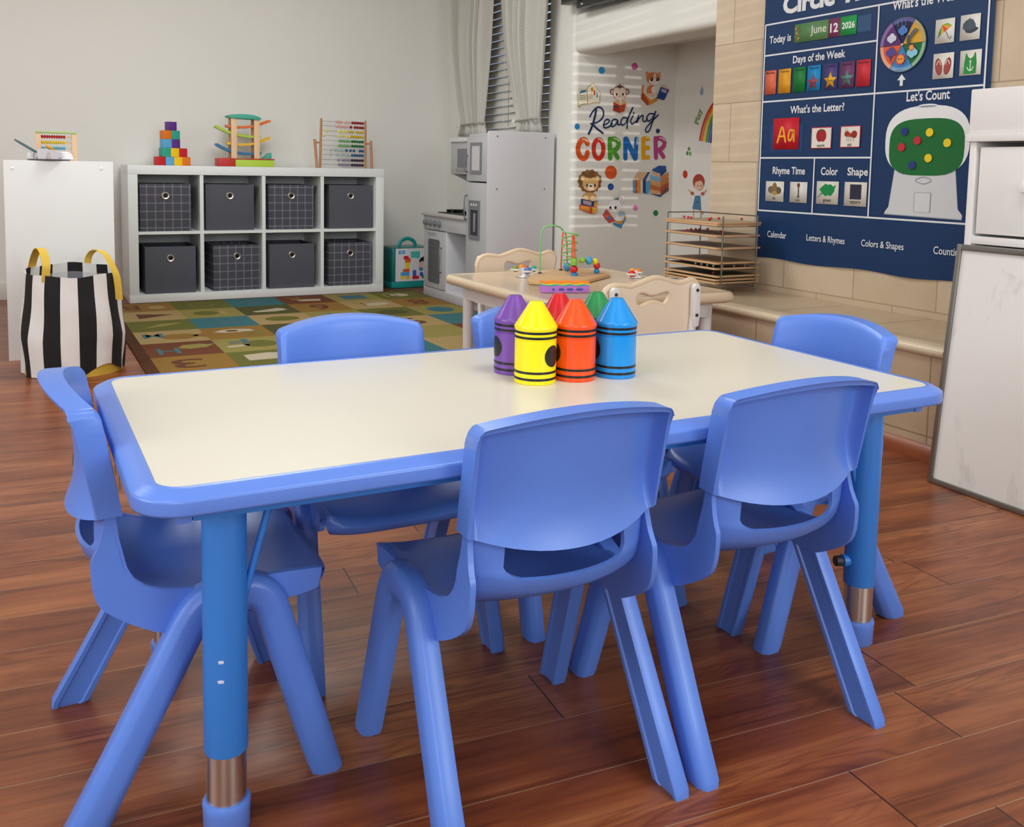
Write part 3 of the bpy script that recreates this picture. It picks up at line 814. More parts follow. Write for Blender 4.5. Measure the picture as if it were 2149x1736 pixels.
for pts, m_ in (([(1275, 305), (1380, 318), (1520, 316), (1640, 302), (1760, 268), (1910, 208)], ORW), ([(1120, 312), (1230, 365), (1360, 412), (1480, 438), (1620, 452), (1762, 448)], LIME), ([(1285, 556), (1400, 570), (1520, 572), (1640, 558), (1760, 525), (1910, 458)], YEW), ([(1128, 572), (1240, 632), (1360, 675), (1480, 698), (1620, 706), (1770, 694)], BLW)):
    P = [L3(zx, zy, 0) for zx, zy in pts]; P = spline(P, 5); rings = []
    for i, p in enumerate(P):
        tg = (P[min(i + 1, len(P) - 1)] - P[max(0, i - 1)]).normalized(); nn = Vector((-tg.z, 0, tg.x)) * .007
        rings.append([p - nn + Vector((0, -.030, 0)), p - nn + Vector((0, .030, 0)), p + nn + Vector((0, .030, 0)), p + nn * .2 + Vector((0, .024, 0)), p + nn * .2 + Vector((0, -.024, 0)), p + nn + Vector((0, -.030, 0))])
    b = MB(); b.loft(rings); b.build('ramp', m_, rc)
b = MB(); p = L3(1135, 885, 0); q = L3(1385, 772, 0); b.box(p.x, q.x, -.05, .05, 0.0, q.z); b.build('start_box', REDW, rc, bevel=0.006)
b = MB(); p = L3(1385, 895, 0); q = L3(1950, 790, 0); b.box(p.x, q.x, -.052, .05, 0, q.z); b.build('base', LIME, rc, bevel=0.004)
b = MB(); b.box(p.x, q.x + .002, -.054, .052, q.z, q.z + .006); b.build('base_board', REDW, rc, bevel=0.002)
tri = [(QX(zx) - 1.22, QZ(zy) - SZ) for zx, zy in ((1770, 772), (1830, 745), (1885, 690), (1922, 680), (1922, 772))]
b = MB(); b.prism(tri, -.03, .03, fr=lambda x, y, z: (x, z, y)); b.build('end_wedge', TEAL, rc, bevel=0.002)

# ------------------------------------------------------------------ big bead abacus
def AX(zx): return 1.548 + zx * .000284
def AZ(zy): return 1.112 - zy * .00027
ab = thing('abacus', 'large wooden abacus with ten wires of beads at the right end of the shelf', 'abacus', (1.82, 5.60, SZ), rz=math.radians(-2))
ABW = wood_material('abacus_wood', '#a9744e', '#bd8a62', 2, 0.5)
xl, xr = AX(465) - 1.82, AX(1466) - 1.82; zt, zb = AZ(192) - SZ, .0
b = MB(); b.tube([(xl - .004, .0, .001), (xl + .004, 0, zt - .01), (xl + .004, 0, zt)], [.0075, .0075, .005], 12); b.build('side_post', ABW, ab)
b = MB(); b.tube([(xr, .0, .001), (xr, 0, zt - .014), (xr, 0, zt - .004)], [.0075, .0075, .005], 12); b.build('side_post', ABW, ab)
for s_, xx, x2 in ((-1, xl, AX(345) - 1.82), (1, xr, AX(1590) - 1.82)):
    b = MB(); b.tube([(x2 + (.006 if s_ < 0 else 0), -.02, .001), (x2 - (.003 if s_ < 0 else 0), .0, AZ(672) - SZ)], .0085, 12); lg = b.build('stand_leg', ABW, ab)
    b = MB(); b.tube([(xx, 0, AZ(740) - SZ), (x2, 0, AZ(740) - SZ)], .0055, 8); b.build('pivot_dowel', ABW, lg)
WIRE = mat('#9c9a96', 0.3, metal=1.0, var=0)
beadrows = [(255, 25, '#d9a6a0', '#8c1020', [815, 870, 925, 1015, 1085], [1175, 1232, 1290, 1348, 1405]),
            (355, 28, '#d9a6a0', '#8c1020', [820, 875, 930, 985, 1040], [1135, 1228, 1288, 1348, 1405]),
            (468, 25, '#e8cf74', '#c9a90e', [590, 868, 925, 982, 1040], [1115, 1170, 1285, 1340, 1395]),
            (575, 22, '#e8cf74', '#c9a90e', [535, 868, 935, 1045, 1105], [1160, 1218, 1275, 1333, 1392]),
            (685, 20, '#6fa56a', '#14682c', [890, 943, 996, 1050, 1103], [1170, 1228, 1286, 1344, 1402]),
            (795, 15, '#6fa56a', '#14682c', [880, 935, 990, 1046, 1101], [1170, 1228, 1286, 1344, 1402]),
            (900, 15, '#a3b5b5', '#11547e', [695, 790, 850, 905, 960], [1040, 1130, 1205, 1345, 1402]),
            (1005, 15, '#a3b5b5', '#11547e', [690, 830, 930, 1050, 1106], [1170, 1228, 1286, 1344, 1402]),
            (1120, 15, '#8d7a93', '#2a1533', [865, 955, 1008, 1060, 1112], [1170, 1228, 1286, 1344, 1402]),
            (1230, 12, '#8d7a93', '#2a1533', [875, 933, 991, 1050, 1108], [1170, 1228, 1286, 1344, 1402])]
bead_me = {}
def bead(parent, name, hexc, loc, r, ax='X', squash=0.9):
    key = (hexc, r, ax)
    if key in bead_me:
        o = bpy.data.objects.new(name, bead_me[key]); COL.objects.link(o)
    else:
        b = MB(); sc = (squash, 1, 1) if ax == 'X' else (1, 1, squash); b.sphere((0, 0, 0), r, 12, 0, sc); o = b.build(name, mat(hexc, 0.35, var=0), None, sharp=80); bead_me[key] = o.data
    o.parent = parent; o.location = loc; return o
for zy, dz, lc, dc, L_, D3 in beadrows:
    z0, z1 = AZ(zy) - SZ, AZ(zy + dz) - SZ
    b = MB(); b.tube([(xl, 0, z0), (xr, 0, z1)], .0012, 6); wr = b.build('wire', WIRE, ab)
    for zx in L_ + D3:
        x = AX(zx) - 1.82; bead(wr, 'bead', lc if zx in L_ else dc, (x, 0, lerp(z0, z1, (x - xl) / (xr - xl))), .0097)

# ================================================================== white cabinet on the left with toys on top
cb = thing('low_cabinet', 'low white cabinet on the left, seen from its plain end panel', 'cabinet', (0.162, 4.0, 0))
CW = mat('#eef1f3', 0.4, var=0.02, scale=3)
b = MB(); b.box(-.193, .193, 0, .018, 0, .772); ep = b.build('end_panel', CW, cb, bevel=0.002)
b = MB(); b.box(-.188, .188, .018, 1.15, .752, .770); b.build('top_board', CW, cb, bevel=0.001)
b = MB(); b.box(-.188, -.172, .018, 1.15, 0.02, .752).box(.172, .188, .018, 1.15, 0.02, .752).box(-.172, .172, 1.134, 1.15, .02, .752); b.build('carcass', CW, cb)
R90 = Matrix.Rotation(PI / 2, 3, 'X')
for x, z in ((-.162, .741), (.150, .745)):
    b = MB(); b.lathe([(0, 0), (.005, 0), (.0058, .001), (.004, .0022), (0, .0024)], 16, 0, (x, 0, z), R90); b.build('screw_cap', mat('#fbfbfb', 0.25, var=0), ep)
b = MB(); b.lathe([(0, 0), (.006, 0), (.007, .004), (.009, .012), (.006, .015), (0, .016)], 14, 0, (.188, .10, .535), Matrix.Rotation(PI / 2, 3, 'Y')); b.build('knob', mat('#8c8a5e', 0.5), cb)
CT = .7722
sa = thing('small_abacus', 'small abacus with green top rail on the low white cabinet', 'abacus', (0.158, 4.14, CT - .0003))
b = MB(); b.box(-.073, -.055, -.012, .012, 0, .108); b.build('post', PINE, sa, bevel=0.002)
b = MB(); b.box(.056, .074, -.012, .012, 0, .108); b.build('post', PINE, sa, bevel=0.002)
b = MB(); b.box(-.074, .075, -.013, .013, .108, .117); b.build('top_rail', mat('#a9c27c', 0.45), sa, bevel=0.002)
b = MB(); b.box(-.055, .056, -.010, .010, 0, .010); b.build('bottom_rail', PINE, sa, bevel=0.001)
for z, c in ((.095, '#c0161c'), (.073, '#e3c312'), (.050, '#4aa5c4'), (.028, '#e8e4da')):
    b = MB(); b.tube([(-.056, 0, z), (.057, 0, z)], .0022, 6); wr = b.build('rod', PINE, sa)
    for k in range(10): bead(wr, 'bead', c, (-.050 + k * .0088 + (.03 if z < .03 else 0), 0, z), .0072, 'X', .62)
TOYW = mat('#e9e7ee', 0.3, var=0.01)
b = MB(); b.lathe([(0, 0), (.072, 0), (.078, .005), (.076, .006), (.070, .002), (0, .002)], 36); o = b.build('toy_tray', mat('#5c5c62', 0.4)); o.location = (.128, 4.062, CT); tag(o, 'grey toy tray under the white play dishes on the low cabinet', 'tray')
def cup(x, y, z, r, h, lab):
    t = thing('toy_cup', lab, 'toy cup', (x, y, z))
    b = MB(); b.lathe([(0, 0), (r * .82, 0), (r, h), (r - .002, h), (r * .78, .003), (0, .003)], 24); b.build('cup_body', TOYW, t)
    b = MB(); b.tube(spline([(r * .9, 0, h * .8), (r * 1.5, 0, h * .7), (r * 1.45, 0, h * .3), (r * .86, 0, h * .22)], 5), .0022, 8); b.build('handle', TOYW, t)
cup(.104, 4.030, CT + .0064, .0195, .040, 'tall white toy cup standing in front of the grey tray rim')
cup(.146, 4.030, CT + .0064, .0185, .034, 'short white toy cup between the tall cup and the white bowl')
cup(.066, 4.070, CT + .0064, .0140, .024, 'small white toy cup at the left edge of the grey tray')
b = MB(); b.lathe([(0, 0.030), (.012, .030), (.026, .024), (.033, .004), (.034, 0), (.032, 0), (.024, .021), (0, .027)], 30); o = b.build('toy_bowl', TOYW); o.location = (.183, 4.065, CT + .0064); tag(o, 'white toy bowl upside down in front of the small abacus', 'toy bowl')
b = MB(); b.tube([(.010, 4.02, .850), (.030, 4.035, .838), (.072, 4.055, .812), (.095, 4.062, .80)], [.003, .0052, .0055, .003], 10); tag(b.build('toy_spoon', mat('#5f7d84', 0.4)), 'grey blue toy spoon sticking out of the tall cup', 'toy spoon')
b = MB(); b.tube([(.118, 4.045, .829), (.135, 4.05, .822), (.150, 4.055, .812)], [.0055, .005, .002], 10); tag(b.build('toy_carrot', mat('#e8a01c', 0.45)), 'orange toy carrot lying on the short cup', 'toy food')

# ================================================================== striped laundry bag
bgx, bgy = 0.185, 3.745
bag = thing('fabric_bag', 'black and white striped fabric bag with yellow handles on the floor', 'bag', (bgx, bgy, 0))
NB = 108; P = []
front = -PI / 2 - 0.12
def bag_r(z): return lerp(.170, .179, min(1, z / .14)) if z < .14 else lerp(.179, .157, (z - .14) / .22)
rowsN = 22
for i in range(rowsN + 1):
    t_ = i / rowsN; row = []
    for k in range(NB + 1):
        a = 2 * PI * k / NB
        da = math.atan2(math.sin(a - (front + .75)), math.cos(a - (front + .75)))
        z0 = 0.002 + .040 * math.exp(-(da / .38) ** 2) + .012 * math.exp(-((da + 1.0) / .3) ** 2) * 0
        z1 = .374 + .012 * math.sin(a) + .003 * math.sin(5 * a)
        z = lerp(z0, z1, t_)
        r = bag_r(z) + .0045 * math.sin(7 * a + 3 * t_) * (1 - t_) + .006 * math.sin(3 * a + 9 * t_) * (1 - t_) * t_ * 2 + .005 * math.sin(11 * a) * (1 - t_) ** 2
        row.append(Vector((r * math.cos(a), r * .93 * math.sin(a), z)))
    P.append(row)
SBLK = mat('#1c1c20', 0.9, var=0.1, scale=200, bump=0.2, bscale=700); SWHT = mat('#ebebec', 0.9, var=0.03, scale=30, bump=0.2, bscale=700); SYEL = mat('#d9b545', 0.85, var=0.06, scale=80)
LINING = mat('#dcdce2', 0.9, var=0.03); LINB = mat('#7c7c86', 0.9, var=0.03)
b = MB()
stripe = 2 * PI / 18
def scol(k):
    a = 2 * PI * (k + .5) / NB - front + stripe / 2
    return int(math.floor(a / stripe)) % 2                              # 0 = white stripe, 1 = black
for i in range(rowsN):
    for k in range(NB):
        b.add([P[i][k], P[i][k + 1], P[i + 1][k + 1], P[i + 1][k]], [(0, 1, 2, 3)], scol(k))
INN = [[Vector((p.x * .975, p.y * .975, p.z - (0.0 if i == rowsN else 0) + (.004 if i == 0 else 0))) for p in row] for i, row in enumerate(P)]
for i in range(rowsN):
    for k in range(NB):
        mi = scol(k) if i >= rowsN - 2 else 2 + scol(k)
        b.add([INN[i][k + 1], INN[i][k], INN[i + 1][k], INN[i + 1][k + 1]], [(0, 1, 2, 3)], mi)
for k in range(NB): b.add([P[-1][k], P[-1][k + 1], INN[-1][k + 1], INN[-1][k]], [(0, 1, 2, 3)], scol(k))
b.build('bag_body', [SWHT, SBLK, LINING, LINB], bag, recalc=False, weld=True, sharp=60)
b = MB(); ring0 = [Vector((.166 * math.cos(2 * PI * k / 48), .153 * math.sin(2 * PI * k / 48), 0)) for k in range(48)]; ring1 = [Vector((v.x * .985, v.y * .985, .035)) for v in ring0]
b.loft([ring0, ring1]); b.build('bag_base', SYEL, bag)
def strap(name, pts, w_, wdir):
    P2 = spline(pts, 8); wd = Vector(wdir).normalized() * w_ / 2; A_ = []; B_ = []
    for i, p in enumerate(P2):
        tg = (P2[min(i + 1, len(P2) - 1)] - P2[max(i - 1, 0)]).normalized(); nn = tg.cross(wd).normalized() * .0015
        A_.append([p - wd + nn, p + wd + nn]); B_.append([p - wd - nn, p + wd - nn])
    m_ = MB(); m_.shell(A_, B_); m_.build(name, SYEL, bag)
strap('handle', [(-.135, .095, .34), (-.128, .085, .395), (-.112, .02, .450), (-.098, -.05, .452), (-.088, -.100, .408), (-.090, -.112, .375), (-.090, -.114, .345)], .028, (1, .35, 0))
strap('handle', [(.060, .140, .36), (.066, .125, .41), (.085, .055, .440), (.112, -.02, .430), (.138, -.085, .375), (.146, -.104, .33), (.150, -.106, .27)], .028, (.75, -.6, 0))

# ================================================================== alphabet rug
rug_x0, rug_y1, px_, py_ = 0.46, 5.345, 0.2870, 0.305
pal = {'g': '#87621f', 'o': '#5f5e1c', 't': '#2f666e', 'r': '#64310f', 'k': '#8a7d3e', 'n': '#a08656', 'd': '#474617'}
ptn = ['gotrkod', 'nkdgngr', 'otnkokt', 'ngdrnto', 'rkogkrn', 'goktnod', 'ntrgdkg']
rug = thing('play_rug', 'patchwork alphabet rug in olive, gold, brown and teal squares', 'rug', (rug_x0, rug_y1, 0))
b = MB(); mats_r = [mat('#5a3319', 0.95, var=0.15, scale=120, bump=0.5, bscale=900)]; ids = {}
for c, h in pal.items(): ids[c] = len(mats_r); mats_r.append(mat(h, 0.95, var=0.16, scale=90, bump=0.5, bscale=900))
EXTRA = {'w': '#b3a690', 'b': '#3d6472', 'x': '#5a2f14', 'v': '#6c6a2e'}
for c, h in EXTRA.items(): ids[c] = len(mats_r); mats_r.append(mat(h, 0.95, var=0.1, scale=90, bump=0.4, bscale=900))
nc, nr = 6, 6
b.box(-.045, nc * px_ + .008, -nr * py_ - .045, .03, 0.001, .007, 0)
for r_i in range(nr):
    for c_i in range(nc):
        x, y = c_i * px_, -r_i * py_; b.add([(x, y - py_, .0074), (x + px_, y - py_, .0074), (x + px_, y, .0074), (x, y, .0074)], [(0, 1, 2, 3)], ids[ptn[r_i][c_i]])
def rg(pts, c, z=.0078): b.add([(x * px_, -y * py_, z) for x, y in pts], [tuple(range(len(pts)))], ids[c])
def re(cx, cy, rx, ry, c, z=.0078, n=20): rg([(cx + rx * math.cos(-2 * PI * k / n), cy + ry * math.sin(-2 * PI * k / n)) for k in range(n)], c, z)
def rt(ch, cx, cy, w_, h_, c, flip=True, z=.0079):
    vs, fs = text_geo(ch, 0.01); ax = min(v[0] for v in vs); bx = max(v[0] for v in vs); ay = min(v[1] for v in vs); by = max(v[1] for v in vs)
    pts = []
    for vx, vy in vs:
        u_ = (vx - ax) / (bx - ax) - .5; v_ = (vy - ay) / (by - ay) - .5
        if flip: u_, v_ = -u_, -v_
        pts.append(((cx + u_ * w_) * px_, -(cy - v_ * h_) * py_, z))
    b.add(pts, fs, ids[c])
rt('B', .25, .5, .3, .5, 'x'); re(.7, .55, .15, .2, 'n')
rt('O', 1.5, .55, .5, .5, 'v'); re(2.5, .5, .28, .3, 'b'); rg([(3.3, .45), (3.8, .5), (3.75, .75), (3.35, .7)], 'w'); rt('R', 3.3, .35, .3, .4, 'g')
rg([(4.25, .25), (4.75, .25), (4.75, .75), (4.25, .75)], 'b'); re(5.5, .5, .2, .2, 'w'); rt('U', 5.3, .5, .3, .5, 'k')
rg([(.25, 1.25), (.85, 1.45), (.25, 1.75)], 'x'); re(1.4, 1.5, .22, .22, 'o'); rt('J', 1.75, 1.5, .2, .5, 'n')
rg([(2.2, 1.6), (2.45, 1.5), (2.7, 1.35), (2.8, 1.4), (2.85, 1.6), (2.6, 1.72), (2.25, 1.72)], 'w'); rt('6', 3.5, 1.5, .35, .6, 'x')
rg([(4.3, 1.55), (4.45, 1.4), (4.6, 1.35), (4.8, 1.35), (4.9, 1.5), (4.75, 1.65), (4.5, 1.7)], 'w'); rt('L', 4.3, 1.4, .2, .4, 'v'); rt('8', 5.5, 1.5, .35, .6, 'r')
rg([(.2, 2.7), (.5, 2.35), (.9, 2.3), (.6, 2.55)], 'k'); rt('K', 1.5, 2.5, .45, .6, 'b'); re(2.5, 2.5, .3, .22, 'o'); rt('T', 3.4, 2.5, .35, .5, 'b'); re(4.55, 2.5, .3, .25, 'd'); re(5.5, 2.5, .25, .3, 't')
rt('M', .25, 3.4, .3, .35, 'b'); re(.62, 3.55, .28, .22, 'g'); rg([(.8, 3.55), (1.0, 3.35), (1.0, 3.75)], 'g')
rg([(1.15, 3.4), (1.3, 3.25), (1.5, 3.2), (1.75, 3.28), (1.8, 3.45), (1.6, 3.5), (1.3, 3.5)], 'w'); re(1.45, 3.36, .1, .07, 'x', .0081); rt('E', 1.72, 3.65, .3, .35, 'v'); rt('P', 2.4, 3.5, .3, .5, 'k'); re(2.75, 3.5, .15, .25, 'k'); re(3.5, 3.4, .3, .3, 'n'); rt('9', 4.5, 3.5, .4, .6, 'x')
rt('H', .3, 4.62, .3, .4, 'b'); rg([(.45, 4.45), (.55, 4.25), (.8, 4.22), (.9, 4.3), (1.0, 4.28), (.85, 4.5), (.6, 4.55)], 'k'); re(1.62, 4.5, .25, .25, 'o'); rg([(1.12, 4.55), (1.45, 4.5), (1.45, 4.62), (1.12, 4.68)], 'w'); rt('F', 1.35, 4.25, .3, .3, 'b')
rt('3', .42, 5.5, .42, .55, 'x'); rg([(1.2, 5.25), (1.55, 5.18), (1.95, 5.3), (1.95, 5.6), (1.2, 5.62)], 'w'); rt('G', 2.5, 5.5, .4, .6, 'b')
b.build('rug_pile', mats_r, rug, recalc=False)

# ================================================================== teal building-block bag in the corner
tbag = thing('toy_bag', 'teal clear sided toy bag with a printed front, in the corner beside the play kitchen', 'bag', (2.26, 5.525, 0), rz=math.radians(4))
TEALP = mat('#0f8f8d', 0.4, var=0.08, scale=14)
b = MB()
b.box(-.145, .145, 0, .20, 0, .262)
b.build('bag_body', mat('#0d6a68', 0.25, var=0.15, scale=10), tbag, bevel=0.02, segs=3)
b = MB(); b.box(-.146, .146, -.004, .204, 0.002, .045); b.build('base_band', TEALP, tbag, bevel=0.008)
b = MB(); b.tube(spline([(-.06, .08, .262), (-.045, .08, .295), (0, .08, .312), (.045, .08, .295), (.06, .08, .262)], 6), .012, 10, sx=.6); b.build('handle', TEALP, tbag)
A_ = Art(.0008); W_ = .252
A_.rect(-.126, -.105, .126, .105, '#d7d5dc').rect(-.105, .070, -.060, .092, '#4f8fc4').rect(-.095, .076, -.070, .086, '#8fc0dd')
A_.poly([(-.018, .045), (.045, .040), (.047, .085), (-.020, .085)], '#4cb5ad')
for (x0, y0, x1, y1, c) in ((-.09, -.092, -.062, -.068, '#e8c64a'), (-.055, -.092, -.025, -.072, '#d9b53a'), (-.09, -.070, -.028, -.045, '#4f9fd6'), (-.075, -.045, -.028, -.026, '#d3542f'), (-.058, -.026, -.028, .025, '#e3c53a'), (-.06, .015, -.02, .045, '#da5a2a'), (-.07, .035, -.035, .058, '#c8223a'), (-.005, -.075, .020, -.035, '#2f62b4'), (-.008, -.093, .040, -.073, '#c8203f'), (.045, -.075, .068, -.05, '#2b5fae'), (.04, -.04, .066, -.005, '#2a86bd'), (.06, -.09, .11, -.07, '#1f7040'), (.075, -.065, .10, -.045, '#c22a3a')):
    A_.poly([(x0 + .003, y0), (x1 - .003, y0), (x1, y0 + .005), (x1, y1 - .004), (x1 - .004, y1), (x0 + .004, y1), (x0, y1 - .004), (x0, y0 + .004)], c)
A_.ell(.085, .020, .045, .032, '#16151a').ell(.062, -.002, .024, .022, '#d6b69c').rect(.085, -.03, .12, .01, '#16151a')
o = A_.build('printed_front', tbag); o.rotation_euler = (PI / 2, 0, 0); o.location = (.004, -.0045, .150)
# ================================================================== toy kitchen
KW = mat('#d3d3da', 0.4, var=0.015, scale=5); KF = mat('#b9b9be', 0.4, var=0.02); KG = mat('#7b7c83', 0.4, var=0.03); KD = mat('#3a3b42', 0.35, var=0.03)
kt = thing('play_kitchen', 'grey and white wooden play kitchen with fridge, stove and microwave in the corner', 'toy kitchen', (2.40, 4.36, 0))
def kb(name, m, x0, x1, y0, y1, z0, z1, parent=None, bevel=0.002):
    """world coordinates"""
    b = MB(); b.box(x0 - 2.40, x1 - 2.40, y0 - 4.36, y1 - 4.36, z0, z1); return b.build(name, m, parent or kt, bevel=bevel)
# fridge
b = MB(); pr = [(2.202 - 2.4, 0.0), (2.602 - 2.4, 0.0)] + [(2.602 - 2.4 - .014 + .014 * math.cos(math.radians(a)), .954 + .014 * math.sin(math.radians(a))) for a in range(0, 91, 15)] + [(2.202 - 2.4 + .014 - .014 * math.sin(math.radians(a)), .954 + .014 * math.cos(math.radians(a))) for a in range(0, 91, 15)]
b.prism(pr, 0, .014, fr=lambda x, y, z: (x, z, y)); fsp = b.build('fridge_side', KW, kt, bevel=0.0015)
for x, z in ((2.255, .940), (2.545, .940), (2.255, .665), (2.545, .665)):
    b = MB(); b.lathe([(0, 0), (.0045, 0), (.0045, .0012), (.0015, .0014), (.0012, .0004), (0, .0004)], 12, 0, (x - 2.4, -.0002, z), R90); b.build('screw_head', mat('#6f6f74', 0.4, var=0), fsp)
kb('fridge_side', KF, 2.215, 2.60, 4.600, 4.614, 0, .955)
kb('fridge_top', KF, 2.215, 2.60, 4.374, 4.600, .935, .955)
kb('fridge_back', KF, 2.588, 2.60, 4.374, 4.600, .0, .935)
kb('fridge_plinth', KF, 2.215, 2.30, 4.374, 4.600, 0, .04)
fz = kb('freezer_door', KF, 2.200, 2.214, 4.376, 4.612, .702, .938)
fd = kb('fridge_door', KF, 2.200, 2.214, 4.376, 4.612, .045, .694)
b = MB()
for y0, y1, z0, z1 in ((4.428, 4.564, .742, .760), (4.428, 4.564, .892, .908), (4.428, 4.446, .760, .892), (4.546, 4.564, .760, .892)): b.box(2.195 - 2.4, 2.200 - 2.4, y0 - 4.36, y1 - 4.36, z0, z1)
wfz = b.build('window_frame', KG, fz); kb('window_panel', mat('#c9c6cc', 0.3, var=0.01), 2.197, 2.1995, 4.446, 4.546, .760, .892, wfz, 0)
b = MB()
for y0, y1, z0, z1 in ((4.440, 4.568, .392, .410), (4.440, 4.568, .548, .599), (4.440, 4.456, .410, .548), (4.552, 4.568, .410, .548)): b.box(2.193 - 2.4, 2.200 - 2.4, y0 - 4.36, y1 - 4.36, z0, z1)
dsp = b.build('water_dispenser', KG, fd); kb('dispenser_recess', KD, 2.198, 2.1995, 4.456, 4.552, .410, .548, dsp, 0)
kb('dispenser_lever', mat('#8f9098', 0.4), 2.194, 2.199, 4.492, 4.512, .43, .53, dsp)
for k in range(3):
    b = MB(); b.lathe([(0, 0), (.008, 0), (.007, .002), (0, .002)], 14, 0, (2.1928 - 2.4, 4.474 + k * .03 - 4.36, .575), Matrix.Rotation(-PI / 2, 3, 'Y')); b.build('dispenser_button', mat('#cfd0d4', 0.3, var=0), dsp)
def handle(parent, x, y, z0, z1):
    b = MB(); b.tube(spline([(x, y, z0), (x - .016, y, z0 + .004), (x - .019, y, (z0 + z1) / 2), (x - .016, y, z1 - .004), (x, y, z1)], 6), .0034, 8)
    return b.build('handle', mat('#77787e', 0.35, metal=0.6, var=0.02), parent)
handle(fz, 2.2 - 2.4, 4.598 - 4.36, .752, .838); handle(fd, 2.2 - 2.4, 4.598 - 4.36, .493, .622)
# stove unit
kb('plinth', KF, 2.205, 2.60, 4.614, 5.21, 0, .042)
kb('unit_side', KW, 2.205, 2.60, 5.196, 5.21, .042, .487)
kb('unit_base', KW, 2.206, 2.60, 4.614, 5.196, .042, .058)
kb('unit_back', KW, 2.588, 2.60, 4.614, 5.196, .058, .487)
kb('cubby_wall', KW, 2.206, 2.588, 4.884, 4.898, .058, .405)
cp = kb('control_panel', KF, 2.202, 2.216, 4.614, 5.21, .405, .487)
kb('counter', mat('#bdb6b4', 0.4), 2.190, 2.602, 4.614, 5.222, .487, .502)
for k in range(4):
    y = 5.165 - k * .066
    b = MB(); b.lathe([(0, 0), (.021, 0), (.021, .005), (.015, .007), (.014, .020), (0, .021)], 20, 0, (2.202 - 2.4, y - 4.36, .445), Matrix.Rotation(-PI / 2, 3, 'Y')); b.build('control_knob', KG, cp)
od = kb('oven_door', KF, 2.200, 2.212, 4.902, 5.194, .062, .400)
b = MB(); b.prism(rrect(.081, .1285, .014, 4, 5.043 - 4.36, .2215), 0, .002, fr=lambda x, y, z: (2.1985 - 2.4 - z + .0, x, y)); ow = b.build('oven_window', mat('#56575d', 0.25, var=0.02), od)
for k in range(6): kb('oven_rack_bar', mat('#8a8b90', 0.35, metal=.5, var=0), 2.1952, 2.1966, 4.968, 5.118, .118 + k * .038, .121 + k * .038, ow, 0)
handle(od, 2.2 - 2.4, 4.932 - 4.36, .165, .305)
for k in range(3): kb('vent_line', KG, 2.1992, 2.2002, 5.02, 5.14, .372 + k * .006, .374 + k * .006, od, 0)
hb = kb('burner_plate', mat('#1c1c1e', 0.4, var=0), 2.26, 2.52, 4.70, 5.13, .502, .508)
for yy in (4.80, 5.02):
    for xx in (2.325, 2.455):
        b = MB(); c_ = (xx - 2.4, yy - 4.36, .517)
        for a in range(4): b.obox(c_, (.11, .012, .018), Matrix.Rotation(a * PI / 4, 3, 'Z'))
        b.build('burner_grate', mat('#111113', 0.45, var=0), hb)
# microwave on a curved side panel, patterned splashback
kb('splashback', tile_material('splashback_print', ('#aaa298', '#b5ada3', '#c4bcb2'), 1, 2, 0, 0, .02, .02, grout='#e0dad2'), 2.590, 2.602, 4.614, 5.20, .502, .93)
b = MB(); cpts = [(2.602, .502), (2.602, .74), (2.37, .74)] + [(2.37 + .19 * math.sin(PI * k / 10) ** .8, .73 - .225 * k / 10) for k in range(1, 10)] + [(2.38, .502)]
b.prism([(x - 2.4, z) for x, z in cpts], 5.184 - 4.36, 5.198 - 4.36, fr=lambda x, y, z: (x, z, y)); b.build('side_support', KW, kt)
mw = kb('microwave', KF, 2.372, 2.602, 4.616, 5.198, .735, .925); kb('microwave_lid', mat('#e4e2e8', 0.4), 2.362, 2.604, 4.614, 5.205, .925, .950, None, .004)
kb('microwave_window', KG, 2.3690, 2.3715, 4.72, 5.10, .775, .885, mw, 0)
kb('microwave_panel', mat('#97979d', 0.4), 2.3690, 2.3715, 4.72, 5.12, .748, .768, mw, 0)
handle(mw, 2.372 - 2.4, 4.70 - 4.36, .765, .90)

# ================================================================== blinds and curtains of the right-hand window
SLAT = mat('#e4e0d8', 0.5, var=0.03)
bl = thing('window_blind', 'pale horizontal slat blind behind the grey patterned curtains', 'blind', (XW + 0.045, (WY0 + WY1) / 2, 0))
b = MB()
for k in range(28):
    b.obox((0, 0, WZ0 + 0.05 + k * 0.0445), (0.047, WY1 - WY0 - 0.02, 0.0028), Matrix.Rotation(math.radians(-65), 3, 'Y'))
b.build('slats', SLAT, bl)
b = MB(); b.box(-.02, .02, -hw + .01, hw - .01, WZ1 - .04, WZ1 - .003); b.build('headrail', SLAT, bl)
b = MB(); b.box(-.022, .022, -hw + .01, hw - .01, WZ0 + .008, WZ0 + .026); b.build('bottom_rail', SLAT, bl)
for yy in (-.30, .0, .30):
    b = MB(); b.tube([(-.030, yy, WZ0 + .02), (-.030, yy, WZ1 - .03)], .0012, 5); b.build('ladder_cord', mat('#d8d4cc', 0.8, var=0), bl)
b = MB(); b.tube([(-.045, -.09, 1.02), (-.045, -.09, 2.0)], .0022, 6); b.build('tilt_cord', mat('#8f867c', 0.7, var=0), bl)
CHEV = chevron_material(); TIE = mat('#a8a49d', 0.85, var=0.08, scale=60)
